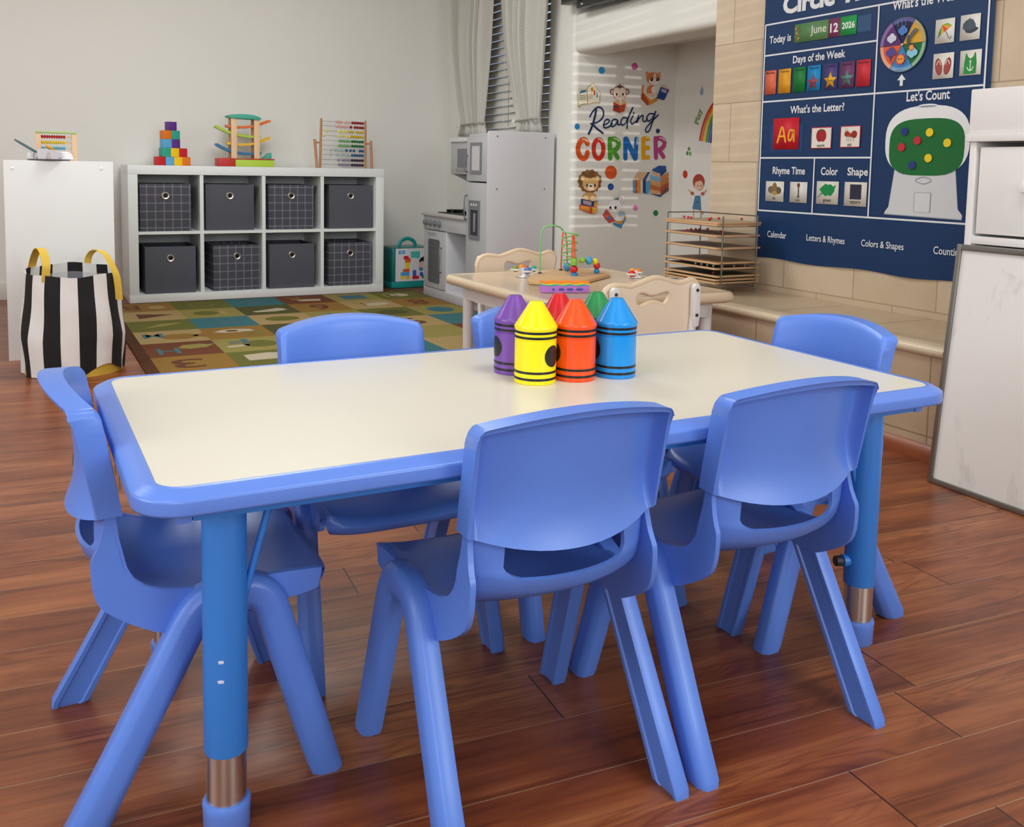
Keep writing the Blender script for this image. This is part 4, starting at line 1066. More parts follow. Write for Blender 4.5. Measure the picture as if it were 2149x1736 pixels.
def curtain(label, top, bot, flip):
    """top/bot: (y at left edge, y at right edge) as the viewer sees it"""
    t = thing('curtain', label, 'curtain', (2.545, (top[0] + top[1]) / 2, 0), group='grey curtains of the corner window')
    yc = (top[0] + top[1]) / 2; NU, NV = 120, 40; A_, B_, uv = [], [], []
    z0, zt, z1 = .972, 1.045, 2.22
    for i in range(NV + 1):
        v = i / NV; z = lerp(z0, z1, v)
        s_ = max(0, (z - zt) / (z1 - zt)); q = s_ ** .72 if z > zt else 0
        lo = -0.10 * 0
        pinch = 1.0 if z >= zt else 1 + .30 * ((zt - z) / (zt - z0)) ** .7
        yl = lerp(bot[0], top[0], min(1, q / .86)); yr = lerp(bot[1], top[1], min(1, q / .86))
        ym = (yl + yr) / 2; hwid = (yl - yr) / 2 * pinch
        row, row2 = [], []
        for k in range(NU + 1):
            u = k / NU; am = lerp(.012, .034, min(1, s_ * 2.5)) if z > zt else .014
            ph = 2 * PI * (5.0 * u + .45 * math.sin(2 * PI * u * 1.3 + flip))
            x = am * math.sin(ph) + .006 * math.sin(2.7 * ph + 1 + v * 2); yy = ym + hwid * (1 - 2 * u) + .004 * math.cos(ph)
            bulge = -.02 * math.sin(PI * min(1, s_ * 1.5)) * math.sin(PI * u)
            row.append(Vector((x + bulge, yy - yc, z))); row2.append(Vector((x + bulge + .0015, yy - yc, z)))
            uv.append((u * .78, v * (z1 - z0) * 1.0))
        A_.append(row); B_.append(row2)
    b = MB(); b.grid(A_); o = b.build('fabric_panel', CHEV, t, recalc=False, sharp=180)
    lay = o.data.uv_layers.new(name='UVMap')
    for lp in o.data.loops: lay.data[lp.index].uv = uv[lp.vertex_index]
    md = o.modifiers.new('thick', 'SOLIDIFY'); md.thickness = .0015
    ym = (bot[0] + bot[1]) / 2 - yc; hb_ = (bot[0] - bot[1]) / 2 - .002
    b = MB(); b.tube([(.022 * math.sin(2 * PI * k / 24), ym + hb_ * math.cos(2 * PI * k / 24), zt + .003 * math.sin(4 * PI * k / 24)) for k in range(24)], .0065, 8, closed=True)
    tie = b.build('tie_band', TIE, t)
    b = MB(); b.sphere((-.016, ym + hb_ * (1.02 if flip < 1 else 1.05), zt - .008), .017, 12, 0, (.8, 1, .9)); b.tube([(-.02, ym + hb_, zt - .008), (-.026, ym + hb_ * .8, zt - .035)], .006, 6); b.build('tie_knot', mat('#d3cfc8', 0.85, var=0.08, scale=60), tie)
curtain('left grey herringbone curtain, gathered with a tie above the play kitchen', (5.62, 5.030), (5.425, 5.125), 0.4)
curtain('right grey herringbone curtain, gathered with a tie above the toy fridge', (4.995, 4.300), (4.690, 4.425), 2.2)
b = MB(); b.tube([(2.545, 4.25, 2.235), (2.545, 5.70, 2.235)], .011, 12); tag(b.build('curtain_rod', mat('#6d6a66', 0.4, metal=.8)), 'dark curtain rod above the corner window', 'rod')

# ================================================================== television in the upper recess
TVB = mat('#2a2b2e', 0.35, var=0.0)
tv = thing('television', 'dark flat television mounted above the reading niche, only its lower edge showing', 'television', (2.56, 3.74, 1.62))
b = MB(); b.box(-.02, .025, -.49, .485, 0, .56); b.build('tv_body', TVB, tv, bevel=0.003)
b = MB(); b.box(-.0215, -.0195, -.478, .473, .012, .548); b.build('screen', mat('#08080a', 0.08, var=0), tv)
b = MB(); b.box(-.012, .05, -.30, .345, -.038, -.002); tag_b = b.build('sound_bar', mat('#0c0c0e', 0.3, var=0), tv, bevel=0.003)
b = MB(); b.box(-.0125, -.0118, .285, .305, -.024, -.018); b.build('indicator', mat('#d8d8dc', 0.4, var=0), tag_b)

# ================================================================== wall stickers in the reading niche
def NP(px, py): x, z = on_y(px, py, NY1); return (x - XW, z)               # niche side wall
def N4(zx, zy): return NP(1190 + zx / 7.548, 120 + zy / 7.548)
def N5(zx, zy): return NP(1190 + zx / 6.512, 320 + zy / 6.512)
NM = plane_M((XW, NY1 - .0008, 0), (1, 0, 0), (0, 0, 1))
def BP(px, py): y, z = on_x(px, py, NX); return (NY1 - y, z)               # niche back wall
def B5(zx, zy): return BP(1190 + zx / 6.512, 320 + zy / 6.512)
BM_ = plane_M((NX - .0008, NY1, 0), (0, -1, 0), (0, 0, 1))
GRP = 'wall stickers in the reading niche'
def sticker(name, label, cat, art, M=NM, group=GRP):
    vs = art.mb.v; cx = (min(v[0] for v in vs) + max(v[0] for v in vs)) / 2; cy_ = min(v[1] for v in vs)
    art.mb.v = [(v[0] - cx, v[1] - cy_, v[2]) for v in vs]
    o = art.build(name, M=M @ Matrix.Translation((cx, cy_, 0))); return tag(o, label, cat, group)
def P4(*pts): return [N4(a, b_) for a, b_ in pts]
def P5(*pts): return [N5(a, b_) for a, b_ in pts]
def ell4(A_, cx, cy_, rx, ry, c, f=N4, rot=0, n=20):
    q = math.radians(rot)
    A_.poly([f(cx + rx * math.cos(t) * math.cos(q) - ry * math.sin(t) * math.sin(q), cy_ + rx * math.cos(t) * math.sin(q) + ry * math.sin(t) * math.cos(q)) for t in [-2 * PI * k / n for k in range(n)]], c); return A_
def dot(zx, zy, r, c, cname, where, f=N4, M=NM, rx=None):
    A_ = Art(.0003); ell4(A_, zx, zy, rx or r * .86, r, c, f); sticker('dot_sticker', '%s round wall dot %s' % (cname, where), 'wall sticker', A_, M)
dot(548, 210, 58, '#2f9fd4', 'sky blue', 'above the open book sticker'); dot(1070, 145, 58, '#c05a92', 'pink', 'above and left of the cat sticker')
dot(160, 1100, 48, '#1f8fcf', 'sky blue', 'left of the word Reading'); dot(1437, 1170, 38, '#1d3a66', 'navy', 'right of the word Reading')
dot(598, 272, 94, '#d4561f', 'large orange', 'under the letter R of CORNER', N5); dot(595, 470, 48, '#1c4a94', 'blue', 'below the large orange dot', N5)
dot(933, 757, 38, '#d578a8', 'pale pink', 'right of the rabbit sticker', N5); dot(1210, 828, 40, '#1d7a38', 'green', 'low on the niche wall near its corner', N5)
# CORNER: fat rounded letters
cols_ = ['#d2541c', '#c8301c', '#4c9a26', '#1668b4', '#e0a20c', '#b0407c']
names_ = ['orange letter C, first', 'red letter O, second', 'green letter R, third', 'blue letter N, fourth', 'yellow letter E, fifth', 'pink letter R, last']
W4 = lambda px_: px_ * .00043
def lstroke(A_, pts, w_, c, **k): A_.stroke(P4(*pts), W4(w_), c, **k)
for k, (c, nm) in enumerate(zip(cols_, names_)):
    A_ = Art(.0003)
    if k == 0: lstroke(A_, [(320, 1370), (290, 1320), (245, 1310), (195, 1360), (172, 1460), (195, 1560), (250, 1605), (300, 1580), (322, 1510)], 68, c); A_.stroke(P4((245, 1297), (290, 1305), (325, 1335)), W4(14), '#f3e4dc')
    if k == 1: lstroke(A_, [(497, 1310), (440, 1350), (420, 1455), (440, 1560), (497, 1605), (552, 1560), (574, 1455), (552, 1350)], 62, c, closed=True); A_.stroke(P4((490, 1292), (535, 1308), (565, 1345)), W4(14), '#f3dcd8')
    if k in (2, 5):
        o_ = 0 if k == 2 else 725; dy = 0 if k == 2 else -12
        lstroke(A_, [(675 + o_, 1300 + dy), (682 + o_, 1600 + dy)], 66, c, smooth=False)
        lstroke(A_, [(690 + o_, 1305 + dy), (760 + o_, 1300 + dy), (815 + o_, 1360 + dy), (800 + o_, 1430 + dy), (740 + o_, 1480 + dy), (700 + o_, 1490 + dy)], 64, c)
        lstroke(A_, [(735 + o_, 1490 + dy), (800 + o_, 1590 + dy)], 62, c, smooth=False); A_.stroke(P4((740 + o_, 1288 + dy), (790 + o_, 1302 + dy), (818 + o_, 1335 + dy)), W4(13), '#e8f0dc' if k == 2 else '#ecd3e2')
    if k == 3:
        lstroke(A_, [(922, 1300), (922, 1600)], 66, c, smooth=False); lstroke(A_, [(935, 1300), (1075, 1600)], 72, c, smooth=False); lstroke(A_, [(1095, 1300), (1085, 1600)], 64, c, smooth=False); A_.stroke(P4((1112, 1290), (1106, 1380)), W4(14), '#d6e6f2')
    if k == 4:
        lstroke(A_, [(1210, 1295), (1210, 1590)], 66, c, smooth=False)
        for y_ in (1292, 1435, 1588): lstroke(A_, [(1215, y_), (1284, y_)], 58, c, smooth=False)
        A_.stroke(P4((1255, 1275), (1300, 1275)), W4(13), '#f6ecc8')
    sticker('letter_sticker', '%s of the word CORNER on the niche wall' % nm, 'wall letter', A_, group='letters of the word CORNER')
A_ = Art(.0003); NV_ = '#17305c'
for pts, w_ in (([(360, 945), (400, 870), (470, 800), (540, 805), (575, 870), (560, 960), (480, 1030), (375, 1055)], 22), ([(460, 835), (430, 980), (385, 1120), (340, 1215)], 30), ([(400, 1060), (470, 1130), (565, 1205)], 26),
                ([(580, 1075), (650, 1040), (665, 1000), (620, 990), (580, 1050), (585, 1115), (650, 1110), (720, 1050)], 20), ([(800, 1000), (740, 985), (695, 1040), (705, 1100), (760, 1075), (800, 1010), (800, 1070), (850, 1060)], 20),
                ([(950, 970), (890, 960), (850, 1020), (865, 1075), (920, 1050), (965, 960), (1040, 800)], 20), ([(1030, 810), (965, 970), (945, 1130)], 20), ([(1040, 930), (1005, 1010), (1025, 1060), (1080, 1020)], 20),
                ([(1130, 920), (1095, 1040), (1150, 950), (1200, 925), (1195, 1000), (1230, 1020), (1270, 980)], 20), ([(1370, 900), (1300, 900), (1255, 970), (1290, 1015), (1350, 960), (1400, 860)], 20), ([(1400, 860), (1350, 1020), (1300, 1160), (1250, 1185), (1245, 1130), (1310, 1050), (1440, 915)], 20)):
    A_.stroke(P4(*pts), W4(w_), NV_, sub=7)
ell4(A_, 1052, 885, 14, 17, NV_)
sticker('word_sticker', 'navy handwritten word Reading on the niche wall above the word CORNER', 'wall sticker', A_, group='reading corner lettering')
# open book
A_ = Art(.0003)
A_.poly(P4((160, 560), (200, 505), (300, 510), (330, 460), (420, 400), (440, 440), (530, 565), (520, 735), (430, 735), (330, 750), (240, 760), (190, 800), (170, 790)), '#b9a77c')
A_.poly(P4((168, 570), (205, 515), (300, 520), (318, 730), (240, 735), (180, 775)), '#efe6d0').poly(P4((322, 490), (415, 415), (515, 560), (508, 715), (420, 712), (335, 735)), '#f3ecd8')
A_.poly(P4((178, 590), (215, 530), (290, 520), (296, 555), (220, 570)), '#1d6a98').poly(P4((370, 500), (400, 470), (420, 520), (385, 560)), '#d8a02c').poly(P4((420, 540), (440, 520), (445, 600), (415, 605)), '#c0392b').poly(P4((462, 560), (480, 555), (482, 635), (464, 640)), '#2f7fc0')
for y_ in (600, 630, 660): A_.stroke(P4((195, y_ + 12), (290, y_ - 4)), W4(6), '#6d6a5c', smooth=False); A_.stroke(P4((345, y_ - 5), (400, y_ - 30)), W4(6), '#8a8470', smooth=False)
sticker('book_sticker', 'open picture book sticker at the upper left of the reading niche wall', 'wall sticker', A_)
# monkey
A_ = Art(.0003); BR, FA = '#6b4a38', '#f0dccb'
for cx in (715, 945): ell4(A_, cx, 548, 42, 48, BR); ell4(A_, cx, 550, 26, 32, '#e5c4b2')
A_.poly(P4((820, 470), (838, 405), (850, 460)), BR); ell4(A_, 830, 570, 110, 125, BR); ell4(A_, 788, 560, 58, 80, FA); ell4(A_, 872, 560, 58, 80, FA); ell4(A_, 830, 615, 96, 72, FA)
A_.poly(P4((740, 690), (920, 690), (940, 745), (830, 770), (725, 745)), '#e2b77c'); A_.poly(P4((735, 710), (830, 765), (825, 885), (722, 845)), '#a83a26').poly(P4((830, 765), (935, 735), (900, 860), (825, 885)), '#bb4a2e').poly(P4((740, 765), (800, 780), (800, 810), (742, 795)), '#3a3a66')
for cx in (780, 880): ell4(A_, cx, 590, 13, 22, '#2a2322')
ell4(A_, 826, 620, 12, 7, '#5a4038'); ell4(A_, 750, 635, 16, 12, '#e8a48c'); ell4(A_, 910, 630, 16, 12, '#e8a48c'); A_.poly(P4((825, 680), (858, 680), (850, 760), (838, 760)), '#f4ece6')
sticker('monkey_sticker', 'little brown monkey reading a red book, top middle sticker in the niche', 'wall sticker', A_)
# cat
A_ = Art(.0003); OR_ = '#d9804a'
A_.stroke(P4((1210, 590), (1195, 520), (1205, 450)), W4(26), OR_); A_.poly(P4((1168, 600), (1195, 550), (1330, 690), (1300, 735), (1270, 770), (1170, 660)), '#bf4a30').poly(P4((1200, 560), (1330, 665), (1440, 620), (1430, 690), (1290, 770), (1290, 700)), '#d8913a').poly(P4((1200, 555), (1215, 540), (1340, 640), (1420, 600), (1420, 630), (1330, 680)), '#efe4d2')
ell4(A_, 1335, 530, 78, 88, OR_); ell4(A_, 1375, 520, 45, 60, '#f3e3d6'); ell4(A_, 1310, 595, 40, 22, '#f0cfba'); ell4(A_, 1385, 590, 40, 22, '#f0cfba')
A_.poly(P4((1250, 300), (1245, 225), (1320, 260)), OR_).poly(P4((1415, 260), (1475, 230), (1478, 310)), OR_).poly(P4((1262, 290), (1258, 248), (1300, 268)), '#e8b4a8').poly(P4((1430, 268), (1466, 248), (1466, 295)), '#e8b4a8')
ell4(A_, 1362, 340, 112, 100, OR_); ell4(A_, 1375, 385, 85, 55, '#f6e8de'); ell4(A_, 1385, 300, 22, 50, '#eecdb8')
for cx in (1335, 1425): ell4(A_, cx, 352, 24, 32, '#1d1a1a'); ell4(A_, cx - 7, 342, 7, 8, '#f4f4f4')
ell4(A_, 1385, 385, 9, 6, '#d87a72'); A_.poly(P4((1410, 650), (1480, 470), (1610, 520), (1530, 685)), '#1c4488').poly(P4((1480, 470), (1520, 430), (1615, 505), (1608, 520)), '#d8b9a6').poly(P4((1478, 540), (1495, 498), (1575, 530), (1560, 575)), '#b9a9b8')
sticker('cat_sticker', 'orange kitten on a stack of books holding a blue book, niche wall sticker', 'wall sticker', A_)
# lion
A_ = Art(.0003)
ell4(A_, 308, 395, 155, 155, '#8a6138', N5, n=26)
for k in range(14): ell4(A_, 308 + 138 * math.cos(k * .449), 395 + 138 * math.sin(k * .449), 30, 24, '#7c5530' if k % 2 else '#94693c', N5, rot=math.degrees(k * .449))
for cx in (212, 410): ell4(A_, cx, 355, 34, 38, '#d9ae72', N5); ell4(A_, cx, 360, 20, 24, '#eed7b4', N5)
ell4(A_, 315, 430, 110, 102, '#dfb679', N5); ell4(A_, 318, 475, 62, 48, '#f1dfc2', N5); ell4(A_, 312, 325, 45, 30, '#7c5530', N5)
for cx in (265, 373): ell4(A_, cx, 452, 11, 22, '#241d18', N5)
ell4(A_, 316, 460, 17, 12, '#3a2a20', N5); ell4(A_, 260, 492, 24, 16, '#e59a72', N5); ell4(A_, 378, 485, 24, 16, '#e59a72', N5)
ell4(A_, 300, 600, 100, 55, '#d3a56c', N5); ell4(A_, 245, 620, 36, 38, '#eacfa4', N5); ell4(A_, 345, 630, 36, 38, '#eacfa4', N5)
A_.poly(P5((185, 630), (340, 665), (410, 660), (400, 750), (330, 742), (180, 710)), '#2c3a6a').poly(P5((210, 650), (325, 672), (322, 730), (208, 700)), '#b6a6b0').poly(P5((365, 670), (408, 668), (400, 745), (355, 742)), '#d99a4c')
A_.poly(P5((160, 710), (330, 745), (400, 750), (392, 830), (330, 842), (158, 778)), '#c4502c').poly(P5((175, 722), (300, 750), (300, 815), (172, 775)), '#dd8f35').poly(P5((335, 752), (395, 755), (390, 825), (335, 835)), '#e0b13e')
sticker('lion_sticker', 'lion cub leaning on two books, sticker at the lower left of the niche wall', 'wall sticker', A_)
# rabbit
A_ = Art(.0003)
A_.poly(P5((625, 940), (740, 985), (800, 880), (790, 850), (700, 880)), '#d9952e').poly(P5((628, 985), (735, 1040), (800, 920), (800, 880), (740, 985), (630, 955)), '#3f82b6').poly(P5((480, 860), (535, 770), (640, 900), (650, 940), (570, 968)), '#c0524e').poly(P5((535, 768), (550, 785), (645, 890), (640, 905)), '#e8cfa6')
ell4(A_, 570, 895, 24, 24, '#3f7fb4', N5); ell4(A_, 705, 890, 70, 52, '#e8e6e8', N5); ell4(A_, 745, 840, 48, 40, '#9fb6c4', N5); ell4(A_, 690, 905, 38, 28, '#f4f2f4', N5)
ell4(A_, 672, 605, 24, 48, '#dfe0e6', N5, rot=20); ell4(A_, 672, 640, 34, 18, '#6d7480', N5, rot=-25); ell4(A_, 745, 635, 34, 48, '#efeff2', N5, rot=35); ell4(A_, 742, 640, 18, 32, '#e3c9d2', N5, rot=35)
ell4(A_, 655, 735, 82, 88, '#f3f3f5', N5); ell4(A_, 628, 780, 52, 36, '#fafafa', N5)
for cx in (588, 658): ell4(A_, cx, 755, 15, 22, '#24232a', N5)
ell4(A_, 612, 785, 9, 6, '#c98a92', N5); ell4(A_, 575, 785, 12, 9, '#eac2c6', N5); ell4(A_, 685, 785, 16, 10, '#eac2c6', N5)
sticker('rabbit_sticker', 'white rabbit reading a red book, lowest sticker of the niche wall', 'wall sticker', A_)
# pile of books
A_ = Art(.0003)
for x0, x1, x2, c in ((898, 930, 990, '#5f93c8'), (930, 955, 1020, '#b9542e'), (955, 985, 1055, '#c98a4e'), (985, 1005, 1080, '#d9a03c'), (1005, 1030, 1105, '#e6dfd2'), (1030, 1075, 1130, '#1d3f86')):
    A_.poly(P5((x0, 375), (x1, 375), (x1, 565), (x0, 548)), c).poly(P5((x0, 372), (x1, 372), (x2, 268), (x2 - 28, 265)), '#d8b48a' if c != '#1d3f86' else '#24509a')
A_.poly(P5((1070, 420), (1110, 380), (1140, 400), (1110, 570), (1075, 565)), '#4fa3cc')
A_.poly(P5((1150, 240), (1250, 180), (1350, 185), (1345, 230), (1270, 300)), '#24509a').poly(P5((1155, 250), (1270, 290), (1270, 325), (1160, 295)), '#d7ae84').poly(P5((1270, 290), (1350, 225), (1352, 255), (1272, 335)), '#1c3f80')
for z0_, c, c2 in ((305, '#7fb0d8', '#c97f4a'), (375, '#d09a66', '#c0763c'), (440, '#c4693c', '#a8532c'), (500, '#d3a87a', '#8f4a2c')):
    A_.poly(P5((1135, z0_), (1270, z0_ + 38), (1272, z0_ + 98), (1130, z0_ + 62)), c).poly(P5((1270, z0_ + 38), (1380, z0_ - 40), (1385, z0_ + 20), (1272, z0_ + 98)), c2)
A_.poly(P5((1120, 560), (1270, 610), (1350, 520), (1362, 470), (1300, 560), (1270, 580)), '#23407c')
sticker('book_sticker', 'sticker of standing and stacked colourful books right of the large orange dot', 'wall sticker', A_)
# stickers on the niche's back wall
A_ = Art(.0003); vs_ = [BP(1461, 262), BP(1475, 222)]
A_.txt('Play', 0, 0, .085, .05, '#5a8f3a', bold=.02, rot=0); ang = math.radians(72); cx_, cy2 = BP(1467, 245)
A_.mb.v = [(cx_ + (v[0] - .042) * math.cos(ang) - (v[1] - .025) * math.sin(ang), cy2 + (v[0] - .042) * math.sin(ang) + (v[1] - .025) * math.cos(ang), v[2]) for v in A_.mb.v]
sticker('word_sticker', 'word Play written up along the rainbow in the niche', 'wall sticker', A_, BM_)
A_ = Art(.0003)
for k, c in enumerate(('#c8332a', '#e07a2c', '#e8c83c', '#5a9a3e', '#2f6fb0', '#5a3f8c')):
    o_ = k * 4.6; pts = [BP(1469 + o_, 294 + k * .8), BP(1475 + o_, 265), BP(1485 + o_, 238), BP(1500 + o_, 214), BP(1520 + o_, 195)]; A_.stroke(pts, .0135, c)
sticker('rainbow_sticker', 'rainbow arc sticker running behind the tiled fireplace edge', 'wall sticker', A_, BM_)
A_ = Art(.0003)
for dx, dy, r in ((-14, 2, 9), (-4, -4, 11), (8, -1, 11), (18, 3, 8)): c_ = BP(1477 + dx, 314 + dy); A_.ell(c_[0], c_[1], r * .0027, r * .0023, '#dcdad6')
sticker('cloud_sticker', 'pale cloud sticker under the rainbow in the niche', 'wall sticker', A_, BM_)
A_ = Art(.0003)
def eb(cx, cy_, rx, ry, c, rot=0): ell4(A_, cx, cy_, rx, ry, c, B5, rot)
A_.stroke([B5(1735, 780), B5(1728, 880)], .009, '#d9a184').stroke([B5(1815, 780), B5(1850, 820), B5(1862, 840)], .010, '#d9a184')
A_.stroke([B5(1720, 570), B5(1690, 540), B5(1668, 515)], .009, '#d9a184').stroke([B5(1850, 560), B5(1885, 540), B5(1905, 515)], .009, '#d9a184')
eb(1715, 560, 24, 26, '#b4604a'); eb(1855, 565, 24, 26, '#b4604a')
A_.poly([B5(*p) for p in ((1755, 590), (1825, 590), (1835, 790), (1715, 770))], '#4a7aa0'); eb(1785, 680, 18, 16, '#38607f')
eb(1803, 400, 80, 105, '#a5443a'); eb(1808, 450, 58, 72, '#e3b79c'); A_.poly([B5(*p) for p in ((1740, 420), (1760, 340), (1850, 340), (1870, 420), (1830, 385), (1780, 400))], '#a5443a')
for cx in (1795, 1840): eb(cx, 455, 7, 11, '#3a2a24')
eb(1727, 900, 26, 8, '#e6d8d4'); eb(1820, 510, 12, 6, '#c9766a')
sticker('girl_sticker', 'running girl in a blue dress, sticker above the puzzle rack', 'wall sticker', A_, BM_)
dot(1616, 298, 55, '#c03a2c', 'red', 'left of the girl sticker on the niche back wall', B5, BM_, rx=32)
A_ = Art(.0003); c_ = BP(1446, 317); A_.ell(c_[0], c_[1] + .012, .012, .010, '#5f9a4c').ell(c_[0] - .012, c_[1] - .012, .010, .012, '#4f8a3e').ell(c_[0] + .012, c_[1] - .014, .010, .012, '#6aa654')
sticker('leaf_sticker', 'small green leaf sticker between the word Play and the red dot', 'wall sticker', A_, BM_)
A_ = Art(.0003); c_ = BP(1473, 193); A_.ell(c_[0], c_[1], .014, .018, '#8fa9ba').poly([(c_[0] - .012, c_[1] + .01), (c_[0] + .012, c_[1] + .01), (c_[0] + .003, c_[1] + .035)], '#8fa9ba')
sticker('drop_sticker', 'pale blue raindrop sticker high on the niche back wall', 'wall sticker', A_, BM_)
# ================================================================== beige table with two beige chairs
def prism_hole(outer, inner, z0, z1, fr):
    """flat plate with a hole; returns MB"""
    bm = bmesh.new(); loops = []
    for L_ in (outer, inner):
        vs = [bm.verts.new((x, y, 0)) for x, y in L_]; loops.append([bm.edges.new((vs[i], vs[(i + 1) % len(vs)])) for i in range(len(vs))])
    bmesh.ops.triangle_fill(bm, use_beauty=True, use_dissolve=False, edges=loops[0] + loops[1])
    bm.verts.index_update(); V = [(v.co.x, v.co.y) for v in bm.verts]; F = [[v.index for v in f.verts] for f in bm.faces]; bm.free()
    m = MB(); n = len(V); m.add([fr(x, y, z0) for x, y in V] + [fr(x, y, z1) for x, y in V], [tuple(f) for f in F] + [tuple(n + i for i in reversed(f)) for f in F])
    o = 0
    for L_ in (outer, inner):
        k = len(L_); m.f += [(o + i, o + (i + 1) % k, n + o + (i + 1) % k, n + o + i) for i in range(k)]; m.m += [0] * k; o += k
    return m
BEIGE = mat('#ead8c3', 0.38, var=0.03, scale=8); BEIGE2 = mat('#e2cbb0', 0.4, var=0.03); WPL = mat('#e4e2e4', 0.35, var=0.02); SCRW = mat('#55554f', 0.35, metal=.8, var=0)
bx0, bx1, by0, by1, BH = 1.402, 2.120, 2.335, 3.150, 0.380
bcx, bcy, bhx, bhy = (bx0 + bx1) / 2, (by0 + by1) / 2, (bx1 - bx0) / 2, (by1 - by0) / 2
bt = thing('beige_table', 'low beige plastic play table with white legs, between blue table and play kitchen', 'table', (bcx, bcy, 0))
rings = []
for o, z in ((-.05, BH - .034), (-.012, BH - .034), (-.004, BH - .030), (0, BH - .020), (-.001, BH - .010), (-.006, BH - .002), (-.014, BH), (-.030, BH), (-.034, BH - .0012)): rings.append([(x, y, z) for x, y in rrect(bhx + o, bhy + o, .055 + o * .5, 8)])
b = MB(); b.loft(rings); b.build('tabletop', mat('#d8c3a8', 0.2, var=0.05, scale=6, coat=.2), bt, sharp=50)
b = MB(); b.loft([[(x, y, z) for x, y in rrect(bhx + o, bhy + o, .05, 6)] for o, z in ((-.055, BH - .085), (-.052, BH - .034))]); b.build('apron', WPL, bt)
for sx in (-1, 1):
    for sy in (-1, 1):
        x, y = sx * (bhx - .075), sy * (bhy - .085)
        b = MB(); b.cyl((x, y, .085), (x, y, BH - .035), .019, .022, 20); lg = b.build('leg', WPL, bt)
        b = MB(); b.lathe([(0, 0), (.024, 0), (.0255, .004), (.0215, .088), (.020, .090), (0, .090)], 20, 0, (x, y, 0)); b.build('foot', BEIGE2, lg)
def D6(zx, zy): return (920 + zx / 2.985, 460 + zy / 2.985)
def beige_chair(label, cx, y_, flip):
    """back panel in the xz plane at y=0, seat running to +y (flip = -1: to -y)"""
    t = thing('folding_chair', label, 'chair', (cx, y_, 0), group='beige chairs of the play table')
    top = [(-.176, .392), (-.170, .415), (-.152, .430), (-.120, .434), (-.080, .427), (-.035, .440), (.0, .450), (.030, .449), (.070, .438), (.105, .430), (.140, .440), (.162, .437), (.174, .420), (.172, .395), (.160, .350), (.150, .300), (.146, .270)]
    bot = [(.130, .266), (.060, .276), (.0, .272), (-.060, .276), (-.130, .266), (-.150, .270), (-.160, .310), (-.170, .350)]
    P = [(p.x, p.y) for p in spline([(x, z, 0) for x, z in top + bot], 3, True)]
    hole = [(p.x, p.y) for p in spline([(x, z, 0) for x, z in ((-.062, .395), (-.052, .412), (-.025, .411), (.0, .402), (.028, .408), (.058, .413), (.068, .400), (.060, .378), (.044, .366), (.022, .374), (.0, .377), (-.024, .370), (-.046, .364), (-.060, .376))], 3, True)]
    FR = lambda x, z, d: (x, d * flip + .006 * flip, z)
    m = prism_hole(P, hole, -.008, .008, FR); pan = m.build('back_panel', BEIGE, t, sharp=45)
    for L_, nm in ((P, 'panel_lip'), (hole, 'hole_lip')):
        b = MB(); b.tube([FR(x, z, 0) for x, z in L_[::2]], .0098 if nm == 'panel_lip' else .0085, 8, closed=True); b.build(nm, BEIGE2, pan, sharp=80)
    b = MB(); sp = [(p.x, p.y) for p in spline([(-.15, .02, 0), (.15, .02, 0), (.158, .12, 0), (.14, .26, 0), (0, .275, 0), (-.14, .26, 0), (-.158, .12, 0)], 5, True)]
    b.prism([(x, y * flip) for x, y in sp], .185, .203); b.build('seat', BEIGE, t, bevel=.004)
    for s_ in (-1, 1):
        xx = s_ * .150
        plate = [(-.0135, .325), (-.0135, .418)] + [(-.0135 * math.cos(math.radians(q)), .418 + .0135 * math.sin(math.radians(q))) for q in range(20, 180, 20)] + [(.0135, .418), (.0135, .330), (.010, .300), (-.008, .296)]
        b = MB(); b.prism([(xx + x, z) for x, z in plate], -.026, -.009, fr=lambda x, z, d: (x, d * flip, z)); r_ = b.build('hinge_plate', WPL, t, bevel=.003)
        b = MB(); b.tube([(xx, -.014 * flip, .345), (xx - s_ * .004, -.012 * flip, .30), (xx - s_ * .006, .0, .20), (xx, -.02 * flip, .0)], [.0125, .0125, .0125, .0125], 12, sx=.8); b.build('rear_leg', WPL, t)
        b = MB(); b.tube([(xx + s_ * .012, .004 * flip, .33), (xx + s_ * .012, .02 * flip, .20), (xx + s_ * .010, .25 * flip, .0)], .0115, 10); b.build('front_leg', WPL, t)
        for z in (.412, .335):
            b = MB(); b.cyl((xx, -.0285 * flip, z), (xx, -.020 * flip, z), .0052, .0052, 10); b.build('screw', SCRW, r_)
    return t
beige_chair('beige folding chair in front of the beige table, back with cut-out grip towards the crayons', 1.700, 2.255, 1)
beige_chair('beige folding chair at the far side of the beige table, before the toy fridge', 1.765, 3.235, -1)

# ------------------------------------------------------------------ toys on the beige table
mz = thing('bead_maze', 'bead maze with green and orange wires on a wooden board, on the beige table', 'toy', (1.78, 2.90, BH))
def MZ(px, py, y=2.90): x, z = on_y(px, py, y); return Vector((x - 1.78, y - 2.90, z - BH))
brd = [on_z(*p, BH + .013) for p in ((1106, 583), (1122, 575), (1180, 562), (1225, 563), (1278, 571), (1279, 575), (1228, 588), (1165, 594), (1110, 589))]
b = MB(); b.prism([(x - 1.78, y - 2.90) for x, y in brd], 0.0004, .013); b.build('base_board', wood_material('maze_board', '#c39c70', '#d3ae84', 0, .5), mz, bevel=.002)
GW = mat('#7fc77c', 0.35, var=0); OW = mat('#e0622e', 0.35, var=0)
x0, y0 = on_z(1133, 574, BH + .013); x1_, y1_ = on_z(1196, 572, BH + .013)
hel = []
for k in range(61):
    q = k / 60; a = q * 2 * PI * 4.1 + 2.4; zz = lerp(.168, .052, q); r = lerp(.030, .026, q)
    hel.append((x1_ - 1.78 - .004 * q + r * math.cos(a), y1_ - 2.90 + r * .9 * math.sin(a), zz))
